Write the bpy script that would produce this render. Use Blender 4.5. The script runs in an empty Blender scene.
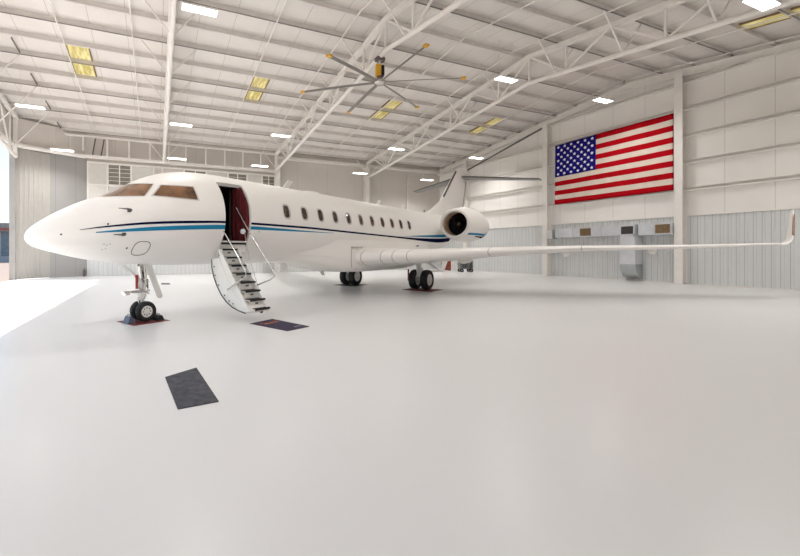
import bpy, math, random
from mathutils import Vector, Matrix
random.seed(7)
PI = math.pi
scene = bpy.context.scene
COL = scene.collection

# ------------------------------------------------------------------ helpers
def link(o, parent=None):
    COL.objects.link(o)
    if parent is not None:
        o.parent = parent
    return o

def empty(name, label, cat, loc=(0, 0, 0), rz=0.0, group=None):
    o = bpy.data.objects.new(name, None)
    o.empty_display_size = 0.2
    o.location = loc
    o.rotation_euler = (0, 0, rz)
    link(o)
    tag(o, label, cat, group)
    return o

def tag(o, label, cat, group=None):
    o['label'] = label
    o['category'] = cat
    if group:
        o['group'] = group
    return o

class MB:
    """collects shapes of ONE part"""
    def __init__(self, tf=None):
        self.v = []; self.f = []; self.m = []; self.s = []; self.tf = tf
    def add(self, verts, faces, mat=0, smooth=False):
        b = len(self.v)
        for p in verts:
            self.v.append(self.tf(*p) if self.tf else tuple(p))
        for fc in faces:
            self.f.append([b + i for i in fc]); self.m.append(mat); self.s.append(smooth)
    def box(self, x0, x1, y0, y1, z0, z1, mat=0):
        vs = [(x, y, z) for x in (x0, x1) for y in (y0, y1) for z in (z0, z1)]
        self.add(vs, [(0, 1, 3, 2), (4, 6, 7, 5), (0, 4, 5, 1), (2, 3, 7, 6), (0, 2, 6, 4), (1, 5, 7, 3)], mat)
    def bar(self, p0, p1, w, h, up=(0, 0, 1), mat=0):
        p0 = Vector(p0); p1 = Vector(p1); d = (p1 - p0).normalized(); u = Vector(up)
        if abs(d.dot(u)) > .98:
            u = Vector((1, 0, 0))
        sd = d.cross(u).normalized(); u = sd.cross(d).normalized()
        vs = []
        for p in (p0, p1):
            for a, b in ((-1, -1), (1, -1), (1, 1), (-1, 1)):
                vs.append(tuple(p + sd * a * w / 2 + u * b * h / 2))
        self.add(vs, [(0, 3, 2, 1), (4, 5, 6, 7), (0, 1, 5, 4), (1, 2, 6, 5), (2, 3, 7, 6), (3, 0, 4, 7)], mat)
    def ibar(self, p0, p1, w, h, t=.02, up=(0, 0, 1), mat=0):
        p0 = Vector(p0); p1 = Vector(p1); d = (p1 - p0).normalized(); u = Vector(up)
        sd = d.cross(u).normalized(); u = sd.cross(d).normalized()
        for s in (-1, 1):
            o = u * s * (h / 2 - t / 2)
            self.bar(p0 + o, p1 + o, w, t, u, mat)
        self.bar(p0, p1, t, h - 2 * t, u, mat)
    def tube(self, pts, r, n=10, mat=0, caps=True, smooth=True):
        pts = [Vector(p) for p in pts]; k = len(pts)
        rs = r if isinstance(r, (list, tuple)) else [r] * k
        vs = []; fs = []; pu = None
        for i, p in enumerate(pts):
            d = (pts[min(i + 1, k - 1)] - pts[max(i - 1, 0)]).normalized()
            u = pu if pu is not None else (Vector((0, 0, 1)) if abs(d.z) < .9 else Vector((1, 0, 0)))
            a = d.cross(u).normalized(); b = a.cross(d).normalized(); pu = b
            for j in range(n):
                t = 2 * PI * j / n
                vs.append(tuple(p + (a * math.cos(t) + b * math.sin(t)) * rs[i]))
        for i in range(k - 1):
            for j in range(n):
                fs.append((i * n + j, i * n + (j + 1) % n, (i + 1) * n + (j + 1) % n, (i + 1) * n + j))
        self.add(vs, fs, mat, smooth)
        if caps:
            self.add(vs[:n], [tuple(range(n))[::-1]], mat); self.add(vs[-n:], [tuple(range(n))], mat)
    def lathe(self, prof, o, ax, n=40, mat=0, smooth=True, ref=(0, 0, 1)):
        """prof: list of (distance along axis, radius)"""
        o = Vector(o); ax = Vector(ax).normalized(); u = Vector(ref)
        if abs(ax.dot(u)) > .95:
            u = Vector((1, 0, 0))
        a = ax.cross(u).normalized(); b = ax.cross(a).normalized()
        vs = []; fs = []; k = len(prof)
        for (t, r) in prof:
            for j in range(n):
                q = 2 * PI * j / n
                vs.append(tuple(o + ax * t + (a * math.cos(q) + b * math.sin(q)) * r))
        for i in range(k - 1):
            for j in range(n):
                fs.append((i * n + j, i * n + (j + 1) % n, (i + 1) * n + (j + 1) % n, (i + 1) * n + j))
        self.add(vs, fs, mat, smooth)
    def loft(self, rings, mat=0, smooth=True, cap0=True, cap1=True, closed=True):
        n = len(rings[0]); vs = [p for r in rings for p in r]; fs = []
        for i in range(len(rings) - 1):
            for j in range(n if closed else n - 1):
                fs.append((i * n + j, i * n + (j + 1) % n, (i + 1) * n + (j + 1) % n, (i + 1) * n + j))
        self.add(vs, fs, mat, smooth)
        if cap0: self.add(rings[0], [tuple(range(n))[::-1]], mat)
        if cap1: self.add(rings[-1], [tuple(range(n))], mat)
    def prism(self, poly, off, mat=0):
        """polygon of 3D points extruded by vector off"""
        n = len(poly); o = Vector(off)
        vs = [tuple(p) for p in poly] + [tuple(Vector(p) + o) for p in poly]
        fs = [tuple(range(n))[::-1], tuple(range(n, 2 * n))]
        fs += [(i, (i + 1) % n, n + (i + 1) % n, n + i) for i in range(n)]
        self.add(vs, fs, mat)
    def grid(self, fn, nu, nv, mat=0, smooth=True, thick=0.0, nrm=None):
        vs = [fn(i / nu, j / nv) for i in range(nu + 1) for j in range(nv + 1)]
        w = nv + 1
        fs = [(i * w + j, (i + 1) * w + j, (i + 1) * w + j + 1, i * w + j + 1) for i in range(nu) for j in range(nv)]
        self.add(vs, fs, mat, smooth)
    def build(self, name, mats, parent=None, recalc=True, weld=False, kind=None, bevel=0, solid=0):
        me = bpy.data.meshes.new(name)
        me.from_pydata(self.v, [], self.f)
        if not isinstance(mats, (list, tuple)): mats = [mats]
        for m in mats: me.materials.append(m)
        me.polygons.foreach_set('material_index', self.m)
        me.polygons.foreach_set('use_smooth', self.s)
        import bmesh
        if recalc or weld:
            bm = bmesh.new(); bm.from_mesh(me)
            if weld: bmesh.ops.remove_doubles(bm, verts=bm.verts, dist=1e-5)
            if recalc: bmesh.ops.recalc_face_normals(bm, faces=bm.faces)
            bm.to_mesh(me); bm.free()
        me.update()
        o = bpy.data.objects.new(name, me)
        link(o, parent)
        if kind: o['kind'] = kind
        if solid:
            md = o.modifiers.new('solid', 'SOLIDIFY'); md.thickness = solid; md.offset = 0
        if bevel:
            md = o.modifiers.new('bevel', 'BEVEL'); md.width = bevel; md.segments = 2; md.limit_method = 'ANGLE'
        return o

# ------------------------------------------------------------------ materials
def mat(name, col, rough=.5, metal=0., spec=.5, noise=0., nscale=3., coat=0., emit=None, estr=0., bump=0., bscale=40.):
    m = bpy.data.materials.new(name); m.use_nodes = True
    nt = m.node_tree; b = nt.nodes['Principled BSDF']
    b.inputs['Base Color'].default_value = (*col, 1)
    b.inputs['Roughness'].default_value = rough
    b.inputs['Metallic'].default_value = metal
    b.inputs['Specular IOR Level'].default_value = spec
    b.inputs['Coat Weight'].default_value = coat
    b.inputs['Coat Roughness'].default_value = .05
    tc = None
    if noise or bump:
        tc = nt.nodes.new('ShaderNodeTexCoord')
    if noise:
        n = nt.nodes.new('ShaderNodeTexNoise'); n.inputs['Scale'].default_value = nscale; n.inputs['Detail'].default_value = 5
        r = nt.nodes.new('ShaderNodeValToRGB')
        r.color_ramp.elements[0].position = .3; r.color_ramp.elements[1].position = .7
        r.color_ramp.elements[0].color = (*[c * (1 - noise) for c in col], 1)
        r.color_ramp.elements[1].color = (*[min(1, c * (1 + noise)) for c in col], 1)
        nt.links.new(tc.outputs['Object'], n.inputs['Vector']); nt.links.new(n.outputs['Fac'], r.inputs['Fac'])
        nt.links.new(r.outputs['Color'], b.inputs['Base Color'])
    if bump:
        n2 = nt.nodes.new('ShaderNodeTexNoise'); n2.inputs['Scale'].default_value = bscale
        bp = nt.nodes.new('ShaderNodeBump'); bp.inputs['Strength'].default_value = bump
        nt.links.new(tc.outputs['Object'], n2.inputs['Vector']); nt.links.new(n2.outputs['Fac'], bp.inputs['Height'])
        nt.links.new(bp.outputs['Normal'], b.inputs['Normal'])
    if emit:
        b.inputs['Emission Color'].default_value = (*emit, 1); b.inputs['Emission Strength'].default_value = estr
    return m

def seam_mat(name, col, seam, axis, pitch, width, phase=0., rough=.7, noise=.03, z_pitch=0):
    """sheeting with real joints: thin darker seams every `pitch` metres along an axis (object space)"""
    m = mat(name, col, rough)
    nt = m.node_tree; b = nt.nodes['Principled BSDF']; N = nt.nodes.new; L = nt.links.new
    tc = N('ShaderNodeTexCoord'); sx = N('ShaderNodeSeparateXYZ'); L(tc.outputs['Object'], sx.inputs[0])
    def seam_fac(out, pitch, width, phase):
        a = N('ShaderNodeMath'); a.operation = 'ADD'; a.inputs[1].default_value = 500 * pitch - phase; L(out, a.inputs[0])
        md = N('ShaderNodeMath'); md.operation = 'MODULO'; md.inputs[1].default_value = pitch; L(a.outputs[0], md.inputs[0])
        lt = N('ShaderNodeMath'); lt.operation = 'LESS_THAN'; lt.inputs[1].default_value = width; L(md.outputs[0], lt.inputs[0])
        return lt.outputs[0]
    fac = seam_fac(sx.outputs[axis], pitch, width, phase)
    n = N('ShaderNodeTexNoise'); n.inputs['Scale'].default_value = .6; n.inputs['Detail'].default_value = 4
    L(tc.outputs['Object'], n.inputs['Vector'])
    r = N('ShaderNodeValToRGB'); r.color_ramp.elements[0].position = .3; r.color_ramp.elements[1].position = .7
    r.color_ramp.elements[0].color = (*[c * (1 - noise) for c in col], 1)
    r.color_ramp.elements[1].color = (*[min(1, c * (1 + noise)) for c in col], 1)
    L(n.outputs['Fac'], r.inputs['Fac'])
    mx = N('ShaderNodeMix'); mx.data_type = 'RGBA'
    L(fac, mx.inputs['Factor']); L(r.outputs['Color'], mx.inputs['A']); mx.inputs['B'].default_value = (*seam, 1)
    L(mx.outputs['Result'], b.inputs['Base Color'])
    return m

M = {}
M['white_paint'] = mat('aircraft white paint', (.87, .845, .81), .38, spec=.35, noise=.01, nscale=1.5)
M['white_part'] = mat('white enamel', (.82, .81, .78), .35, noise=.02)
M['steel_white'] = mat('white painted steel', (.83, .80, .76), .5, noise=.03)
M['purlin'] = mat('galvanised purlin', (.74, .71, .68), .5, noise=.05)
M['dark_steel'] = mat('dark bare steel', (.13, .115, .10), .5, noise=.1)
M['strap'] = mat('grey strap steel', (.24, .225, .21), .6, noise=.08)
M['ceil'] = seam_mat('roof insulation facing', (.75, .715, .68), (.52, .49, .46), 0, 1.52, .028, .3, noise=.035)
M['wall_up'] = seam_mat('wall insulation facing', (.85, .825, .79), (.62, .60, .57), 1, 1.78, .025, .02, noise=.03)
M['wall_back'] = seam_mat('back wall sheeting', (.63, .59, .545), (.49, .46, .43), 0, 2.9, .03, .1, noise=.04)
M['liner'] = seam_mat('ribbed liner panel', (.66, .67, .665), (.40, .405, .40), 1, .305, .022, 32.64 - .11, rough=.45)
M['pale'] = mat('pale wall sheet', (.66, .64, .60), .6, noise=.04)
M['liner_b'] = seam_mat('ribbed back liner panel', (.64, .645, .635), (.42, .42, .41), 0, .305, .022, -4.7 + .19, rough=.45)
M['leaf'] = mat('door leaf ribbed sheet', (.42, .40, .37), .45, noise=.03)
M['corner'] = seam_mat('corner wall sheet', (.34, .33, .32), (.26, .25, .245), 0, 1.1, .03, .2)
M['navy'] = mat('navy stripe paint', (.003, .006, .04), .85, spec=.03, noise=.05)
M['blue'] = mat('light blue stripe paint', (.018, .22, .40), .7, spec=.1, noise=.05)
M['tyre'] = mat('tyre rubber', (.016, .016, .017), .7, noise=.2, nscale=12)
M['black'] = mat('black rubber', (.012, .012, .013), .6, noise=.15, nscale=20)
M['seal'] = mat('dark seal', (.10, .095, .09), .6, noise=.1)
M['seamline'] = mat('grey panel joint', (.36, .34, .31), .6, noise=.1)
M['glass_cabin'] = mat('cabin window glass', (.06, .045, .035), .06, noise=.5, nscale=6, coat=.6)
M['glass_pit'] = mat('cockpit glass', (.185, .088, .038), .06, noise=.7, nscale=2.6, coat=.6)
M['frame'] = mat('window frame', (.56, .53, .50), .35, metal=.3, noise=.05)
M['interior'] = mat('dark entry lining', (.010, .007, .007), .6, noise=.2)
M['curtain'] = mat('burgundy curtain cloth', (.105, .002, .006), .8, noise=.25, nscale=6)
M['metal'] = mat('polished metal', (.62, .60, .57), .22, metal=1., noise=.05)
M['duct'] = mat('galvanised duct', (.66, .68, .71), .38, metal=.2, noise=.10, nscale=1.6)
M['duct_bright'] = mat('shiny duct elbow', (.50, .53, .53), .25, metal=.85, noise=.08)
M['duct_dark'] = mat('duct mouth shade', (.05, .042, .04), .6, noise=.2)  # dark plate colour standing for the shade inside the open mouth
M['vent'] = mat('brown vent grille', (.25, .165, .085), .6, noise=.15, nscale=8)
M['copper'] = mat('bronze intake liner', (.70, .50, .34), .45, metal=.15, noise=.15)
M['fandark'] = mat('dark engine fan', (.02, .018, .018), .35, metal=.6, noise=.2)
M['red'] = mat('red enamel', (.30, .012, .014), .45, noise=.1)
M['redmat'] = mat('dark red drip mat', (.16, .018, .018), .6, noise=.25, nscale=5)
M['blackmat'] = mat('black drip mat', (.02, .018, .02), .7, noise=.3, nscale=5)
M['greymat'] = mat('charcoal floor mat', (.060, .060, .072), .9, noise=.45, nscale=9, bump=.4, bscale=120)
M['navymat'] = mat('dark navy mat', (.030, .022, .052), .85, noise=.3, nscale=8)
M['orange'] = mat('orange mat print', (.52, .16, .08), .8, noise=.15)
M['matwhite'] = mat('pale mat print', (.5, .46, .5), .8, noise=.1)
M['flagred'] = mat('red flag cloth', (.44, .004, .010), .85, spec=.05, noise=.08, nscale=2)
M['flagwhite'] = mat('off white flag cloth', (.74, .64, .55), .85, spec=.05, noise=.05, nscale=2)
M['flagblue'] = mat('blue flag cloth', (.012, .010, .19), .85, spec=.05, noise=.12, nscale=2)
M['star'] = mat('white star cloth', (.88, .87, .90), .85, noise=.03)
M['yellow'] = mat('yellow plastic', (.75, .40, .02), .4, noise=.06)
M['blade'] = mat('brushed fan blade', (.22, .205, .19), .4, metal=.3, noise=.08)
M['chockblue'] = mat('blue grey chock', (.10, .13, .19), .6, noise=.15)
M['skylight'] = None
M['lamp'] = mat('lamp diffuser', (.9, .9, .9), .5, emit=(1, .98, .95), estr=2.6, noise=.02)
M['lampbody'] = mat('lamp housing', (.75, .74, .72), .4, noise=.03)
M['orangebrown'] = mat('amber hoist casing', (.42, .19, .04), .5, noise=.1)
M['shade_glass'] = mat('grey clerestory glass', (.24, .225, .185), .25, noise=.12, nscale=3)
M['apron'] = mat('concrete apron', (.175, .132, .11), .85, noise=.08, nscale=.3)
M['farwall'] = mat('far building wall', (.30, .33, .36), .6, noise=.1)
M['farglass'] = mat('far building glass', (.10, .15, .19), .15, noise=.2)
M['farred'] = mat('far building red band', (.30, .07, .06), .6, noise=.1)
M['cabinetred'] = mat('red brown cabinet', (.26, .045, .02), .4, noise=.12)
M['cartgrey'] = mat('grey cart metal', (.20, .20, .20), .4, metal=.3, noise=.2)
M['tailgrey'] = mat('tailplane mid grey', (.20, .19, .18), .4, noise=.06)  # mid grey over the whole tailplane, darker than the white fin
M['bronze'] = mat('leading edge brown reflection', (.26, .15, .10), .4, metal=.4, noise=.1)  # brown reflection on bare metal put into the base colour

# epoxy floor: broad faint tonal patches and hairline joints of the coating
def floor_mat():
    m = mat('white epoxy floor', (.70, .69, .68), .3)
    nt = m.node_tree; b = nt.nodes['Principled BSDF']; N = nt.nodes.new; L = nt.links.new
    tc = N('ShaderNodeTexCoord')
    n = N('ShaderNodeTexNoise'); n.inputs['Scale'].default_value = .25; n.inputs['Detail'].default_value = 1; n.inputs['Roughness'].default_value = .55
    L(tc.outputs['Object'], n.inputs['Vector'])
    r = N('ShaderNodeValToRGB'); r.color_ramp.elements[0].position = .1; r.color_ramp.elements[1].position = .9
    r.color_ramp.elements[0].color = (.69, .683, .685, 1); r.color_ramp.elements[1].color = (.72, .713, .712, 1)
    L(n.outputs['Fac'], r.inputs['Fac']); L(r.outputs['Color'], b.inputs['Base Color'])
    n2 = N('ShaderNodeTexNoise'); n2.inputs['Scale'].default_value = 1.3; n2.inputs['Detail'].default_value = 4
    L(tc.outputs['Object'], n2.inputs['Vector'])
    mr = N('ShaderNodeMapRange'); mr.inputs['To Min'].default_value = .26; mr.inputs['To Max'].default_value = .30
    b.inputs['Roughness'].default_value = .29
    b.inputs['Specular IOR Level'].default_value = .4
    return m
M['floor'] = floor_mat()

def skylight_mat():
    m = mat('yellowed translucent panel', (.55, .46, .2), .5)
    nt = m.node_tree; b = nt.nodes['Principled BSDF']; N = nt.nodes.new; L = nt.links.new
    tc = N('ShaderNodeTexCoord'); w = N('ShaderNodeTexNoise'); w.inputs['Scale'].default_value = 9; w.inputs['Detail'].default_value = 4
    mp = N('ShaderNodeMapping'); mp.inputs['Scale'].default_value = (1, .12, 1)
    L(tc.outputs['Object'], mp.inputs['Vector']); L(mp.outputs['Vector'], w.inputs['Vector'])
    r = N('ShaderNodeValToRGB'); r.color_ramp.elements[0].position = .38; r.color_ramp.elements[1].position = .62
    r.color_ramp.elements[0].color = (.40, .33, .10, 1); r.color_ramp.elements[1].color = (.66, .58, .30, 1)
    L(w.outputs['Fac'], r.inputs['Fac']); L(r.outputs['Color'], b.inputs['Base Color'])
    L(r.outputs['Color'], b.inputs['Emission Color']); b.inputs['Emission Strength'].default_value = .16
    return m
M['skylight'] = skylight_mat()

# ------------------------------------------------------------------ hangar numbers
XR, XL = 27.43, -8.38          # right gable wall, left (open) gable
YB, YF, YR = 32.64, -2.8, 14.94  # back wall, front wall, ridge
SL = .123
def roof(Y, top=12.62): return top - SL * abs(Y - YR)
DOORH = 8.5
BAYS = [XL, .62, 9.56, 18.52]

# ------------------------------------------------------------------ shell
mb = MB(); mb.box(XL, XR, YF, YB, -.2, 0); mb.build('floor', M['floor'], kind='structure')
mb = MB(); mb.box(-160, XL, -60, 200, -.25, -.015)
mb.box(XL, 60, YB + .3, 200, -.25, -.02)
mb.build('ground_apron', M['apron'], kind='structure')

mb = MB()
for y0, y1 in ((YR, YB + .35), (YR, YF - .35)):
    q = [(XL - .35, y0, roof(y0)), (XR + .35, y0, roof(y0)), (XR + .35, y1, roof(y1)), (XL - .35, y1, roof(y1))]
    mb.prism(q, (0, 0, .12))
ceiling = mb.build('ceiling', M['ceil'], kind='structure')
# purlins: Z sections across the whole hangar
pur = [YR + .45 + 1.5 * k for k in range(12)]
PUR = sorted([y for y in pur] + [YR - 1.5 * k for k in range(1, 12)])
for y in PUR:
    zt = roof(y) - .004
    mb = MB()
    mb.box(XL, XR, y - .012, y + .012, zt - .25, zt)
    mb.box(XL, XR, y - .085, y, zt - .25, zt - .235)
    mb.box(XL, XR, y, y + .085, zt - .015, zt)
    po = mb.build('roof_purlin', M['purlin'], ceiling)
    if PUR.index(y) % 2 == 0:
        mb = MB(); mb.box(XL, XR, y - .10, y - .055, zt - .28, zt - .25); mb.build('purlin_strap', M['strap'], po)

def gable(x0, x1, zlow, name, m, ycut=None):
    mb = MB()
    yb = YB if ycut is None else ycut
    poly = [(x0, YF, zlow), (x0, yb, zlow), (x0, yb, roof(yb)), (x0, YR, roof(YR)), (x0, YF, roof(YF))]
    mb.prism(poly, (x1 - x0, 0, 0))
    return mb.build(name, m, kind='structure')

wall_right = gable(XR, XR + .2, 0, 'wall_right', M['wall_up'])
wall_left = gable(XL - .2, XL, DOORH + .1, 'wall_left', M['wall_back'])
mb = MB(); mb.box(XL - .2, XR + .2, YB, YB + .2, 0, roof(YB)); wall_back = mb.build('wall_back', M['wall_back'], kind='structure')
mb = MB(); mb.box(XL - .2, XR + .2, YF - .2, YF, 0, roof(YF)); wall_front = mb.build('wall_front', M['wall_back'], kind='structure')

def ribbed(p0, p1, z0, z1, nrm, pitch=.305, depth=.018, rib=.05, name='liner_panel', m=None, parent=None, kind=None):
    """standing ribs every `pitch` along the wall"""
    p0 = Vector((p0[0], p0[1], 0)); p1 = Vector((p1[0], p1[1], 0)); d = (p1 - p0); Lg = d.length; d.normalize(); n = Vector((nrm[0], nrm[1], 0)).normalized()
    prof = [(0, 0)]
    t = pitch / 2
    while t < Lg - rib:
        prof += [(t - rib / 2, 0), (t - rib / 4, depth), (t + rib / 4, depth), (t + rib / 2, 0)]
        t += pitch
    prof.append((Lg, 0))
    mb = MB(); vs = []
    for (t, e) in prof:
        q = p0 + d * t + n * (e + .02)
        vs += [(q.x, q.y, z0), (q.x, q.y, z1)]
    fs = [(2 * i, 2 * i + 2, 2 * i + 3, 2 * i + 1) for i in range(len(prof) - 1)]
    mb.add(vs, fs)
    return mb.build(name, m, parent, kind=kind)

# right wall wainscot + cap + girts
WZ = 3.79
ribbed((XR, YB - .05), (XR, YF), 0.02, WZ, (-1, 0), m=M['liner'], parent=wall_right, name='liner_panel')
mb = MB(); mb.box(XR - .09, XR, YF, YB, WZ, WZ + .07); mb.build('liner_cap', M['steel_white'], wall_right)
mb = MB(); mb.box(XR - .06, XR, YF, YB, 0, .06); mb.build('base_angle', M['purlin'], wall_right)
for z in (5.28, 6.78, 8.27, 9.765, 11.26):
    # a girt reaches as far as the roof allows
    span = [y for y in (YF, YB)] if z < roof(YB) - .3 else [YR - (roof(YR) - z - .3) / SL, YR + (roof(YR) - z - .3) / SL]
    y0, y1 = max(YF, span[0]), min(YB, span[1])
    mb = MB()
    for q in (-1, 1):
        mb.box(XR - .2, XR, y0, y1, z + q * .10 - .01, z + q * .10 + .01)
        mb.box(XR - .21, XR - .195, y0, y1, z + q * .085 - .025, z + q * .085 + .025)
    mb.box(XR - .02, XR - .01, y0, y1, z - .1, z + .1)
    mb.build('wall_girt', M['steel_white'], wall_right)
# gable rafter along the top of the right wall
for k, (ya, yb) in enumerate(((YR, YB), (YR, YF))):
    mb = MB()
    mb.ibar((XR - .22, ya, roof(ya) - .55), (XR - .22, yb, roof(yb) - .55), .26, .40, .025)
    mb.build('gable_rafter', M['steel_white'], wall_right)

# back wall : left part with girts, frames and louvred windows, then plain sheets
ribbed((-4.7, YB), (XR, YB), 0.02, WZ - .55, (0, -1), m=M['liner_b'], parent=wall_back, name='liner_panel')
for z in (3.3, 5.0, 6.72, 8.36):
    mb = MB(); mb.box(-4.62, 9.7, YB - .16, YB, z - .05, z + .05); mb.build('wall_girt', M['steel_white'], wall_back)
for x in (-4.58, -3.3, -1.68, -.12, .5, 2.1, 3.85, 5.55, 7.2, 8.45):
    mb = MB(); mb.box(x - .05, x + .05, YB - .13, YB, 3.3, 8.36); mb.build('wall_stud', M['steel_white'], wall_back)
mb = MB()
for (x0, x1) in ((-4.53, -3.35), (-1.63, -.17), (3.9, 5.5), (7.25, 8.4)):
    mb.box(x0, x1, YB - .05, YB, 6.77, 8.31)
for (x0, x1) in ((-4.53, -.17), (.55, 8.4)):
    mb.box(x0, x1, YB - .05, YB, 3.35, 6.67)
mb.build('pale_panel', M['pale'], wall_back)
wn = 0
for (x0, x1) in ((-3.25, -1.73), (2.15, 3.8), (5.62, 7.14), (8.5, 9.62)):
    wn += 1
    mb = MB(); mb.box(x0, x1, YB - .035, YB, 6.78, 8.30)
    w = mb.build('window_%d' % wn, M['shade_glass'], kind='structure')
    fr = MB()
    for xx in (x0, (x0 + x1) / 2, x1):
        fr.box(xx - .035, xx + .035, YB - .10, YB - .03, 6.75, 8.33)
    for zz in (6.78, 8.30):
        fr.box(x0, x1, YB - .10, YB - .03, zz - .035, zz + .035)
    fr.build('window_frame', M['steel_white'], w)
    lv = MB()
    for i in range(1, 5):
        z = 6.78 + i * 1.52 / 5
        lv.box(x0 + .03, x1 - .03, YB - .075, YB - .035, z - .015, z + .015)
    lv.build('window_louvre', M['purlin'], w)
# plain right part: down pipe and eave beam
mb = MB(); mb.box(9.9, XR, YB - .3, YB, roof(YB) - .62, roof(YB) - .38); mb.build('eave_beam', M['steel_white'], wall_back)

# chamfered corner at the far left with the parked door leaf
def wallseg(a, b, z0, z1, t, name, m, kind='structure'):
    a = Vector((a[0], a[1], 0)); b = Vector((b[0], b[1], 0)); d = (b - a).normalized(); n = Vector((-d.y, d.x, 0)) * t
    mb = MB(); mb.prism([(a.x, a.y, z0), (b.x, b.y, z0), (b.x, b.y, z1), (a.x, a.y, z1)], n)
    return mb.build(name, m, kind=kind)
wallseg((-6.67, 31.43), (-4.62, 32.63), 0, 8.6, .12, 'wall_corner', M['corner'])
dn = Vector((1.14, -1.6, 0)).normalized()
leaf = wallseg((-8.27, 30.29), (-6.67, 31.43), .03, 8.45, .10, 'door_1', M['leaf'])
ribbed((-8.22, 30.32), (-6.69, 31.40), .05, 8.42, (dn.x, dn.y), pitch=.27, depth=.04, rib=.13, m=M['leaf'], parent=leaf, name='ribbed_sheet')
mb = MB(); mb.box(-8.60, -8.28, 30.16, 30.5, 0, 8.6)
for z in (1.3, 3.3, 5.3, 7.3): mb.box(-8.44, -8.40, 30.14, 30.16, z, z + .12)
jamb = mb.build('trim_1', M['leaf'], kind='structure')
# closing piece behind leaf up to the eaves
wallseg((-8.38, 30.25), (-4.62, 32.7), 8.6, 10.4, .1, 'wall_corner_upper', M['wall_back'])
# header above the big opening, running round the corner
mb = MB()
mb.tube([(XL, YF, 8.62), (XL, 29.7, 8.62), (-7.9, 30.45, 8.62), (-4.7, 32.2, 8.66)], .16, 12)
mb.build('trim_2', M['steel_white'], kind='structure')

# ------------------------------------------------------------------ girder along the left part of the back wall
gt = empty('header_girder', 'long white lattice girder with upright posts above the louvred back wall left', 'girder', (-7.5, 31.95, 8.6))
def gl(x, y, z): return (x + 7.5, y - 31.95, z - 8.6)
mb = MB(gl); mb.bar((-4.7, 32.15, 8.66), (9.75, 32.15, 8.66), .22, .2); mb.build('bottom_chord', M['steel_white'], gt)
mb = MB(gl); mb.bar((-7.5, 31.95, 10.06), (9.7, 31.95, 10.06), .16, .12); mb.build('top_chord', M['steel_white'], gt)
for x in (-6.12, -4.78, -3.26, -1.81, -.38, .95, 2.21, 3.73, 5.22, 6.69, 8.2):
    mb = MB(gl); mb.bar((x, 31.97 , 8.7 if x > -4.7 else 9.0), (x, 31.97, 10.0), .1, .1); mb.build('post', M['steel_white'], gt)
for x in (-4.1, -3.55):
    mb = MB(gl); mb.bar((x + .1, 31.95, 9.95), (x - .12, 32.1, 8.75), .06, .06); mb.build('hanger', M['dark_steel'], gt, ).__setitem__('label', 'dark short hanger rod')

# ------------------------------------------------------------------ roof trusses
def truss(X, label, gable_end=False):
    t = empty('roof_truss', label, 'truss', (X, YR, 0), 0, 'steel roof trusses')
    def tl(x, y, z): return (x - X, y - YR, z)
    zb = lambda y: 10.83 - SL * abs(y - YR)
    zt = lambda y: 12.20 - SL * abs(y - YR)
    if gable_end: zb = lambda y: 10.6 - SL * abs(y - YR) - .9
    ye = 32.1 if not gable_end else 30.0
    yf = YF + .2
    mb = MB(tl)
    mb.bar((X, YR, zt(YR)), (X, ye, zt(ye)), .22, .22); mb.bar((X, YR, zt(YR)), (X, yf, zt(yf)), .22, .22)
    mb.build('top_chord', M['steel_white'], t)
    mb = MB(tl)
    mb.tube([(X, YR, zb(YR)), (X, ye, zb(ye))], .11, 10); mb.tube([(X, YR, zb(YR)), (X, yf, zb(yf))], .11, 10)
    mb.build('bottom_chord', M['steel_white'], t)
    def member(y0, z0, y1, z1, w=.085):
        mb = MB(tl); mb.bar((X, y0, z0), (X, y1, z1), w, w, (1, 0, 0)); mb.build('web_member', M['steel_white'], t)
    member(YR, zb(YR), YR, zt(YR))
    for sg in (1, -1):
        lim = (ye - YR) if sg > 0 else (YR - yf)
        k = 0
        while True:
            a = 4 * k
            if a + 2 > lim: break
            y0, y1, y2 = YR + sg * a, YR + sg * (a + 2), YR + sg * (a + 4)
            member(y0, zt(y0), y1, zb(y1)); member(y1, zb(y1), y1, zt(y1))
            if a + 4 <= lim: member(y1, zb(y1), y2, zt(y2))
            k += 1
    member(ye - .1, zb(ye), ye - .1, zt(ye), .2)
    # flange braces to every second purlin
    ps = [p for p in PUR]
    for i, y in enumerate(ps):
        if i % 2: continue
        for sx in (-1, 1):
            if gable_end and sx < 0: continue
            zp = roof(y) - .25
            mb = MB(tl)
            dx = 1.25 if not gable_end else 2.1
            mb.bar((X + sx * dx, y, zp), (X, y, zb(y)), .055, .055); mb.build('flange_brace', M['steel_white'], t)
            if gable_end:
                mb = MB(tl); mb.bar((X + 2.1, y, zp + .1), (X + 2.1, y + 1.2 * (1 if y < YR else -1), roof(y + 1.2 * (1 if y < YR else -1)) - .2), .05, .06)
                o = mb.build('lap_strut', M['dark_steel'], t); o['label'] = 'dark strut under the roof purlin'
    return t
truss(XL + .18, 'white steel gable truss above the open doorway at far left', True)
truss(.62, 'white steel roof truss seen end on left of the ceiling fan, above the cockpit')
truss(9.56, 'white steel roof truss carrying the ceiling fan')
truss(18.52, 'white steel roof truss between the ceiling fan and the flag wall')

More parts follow.
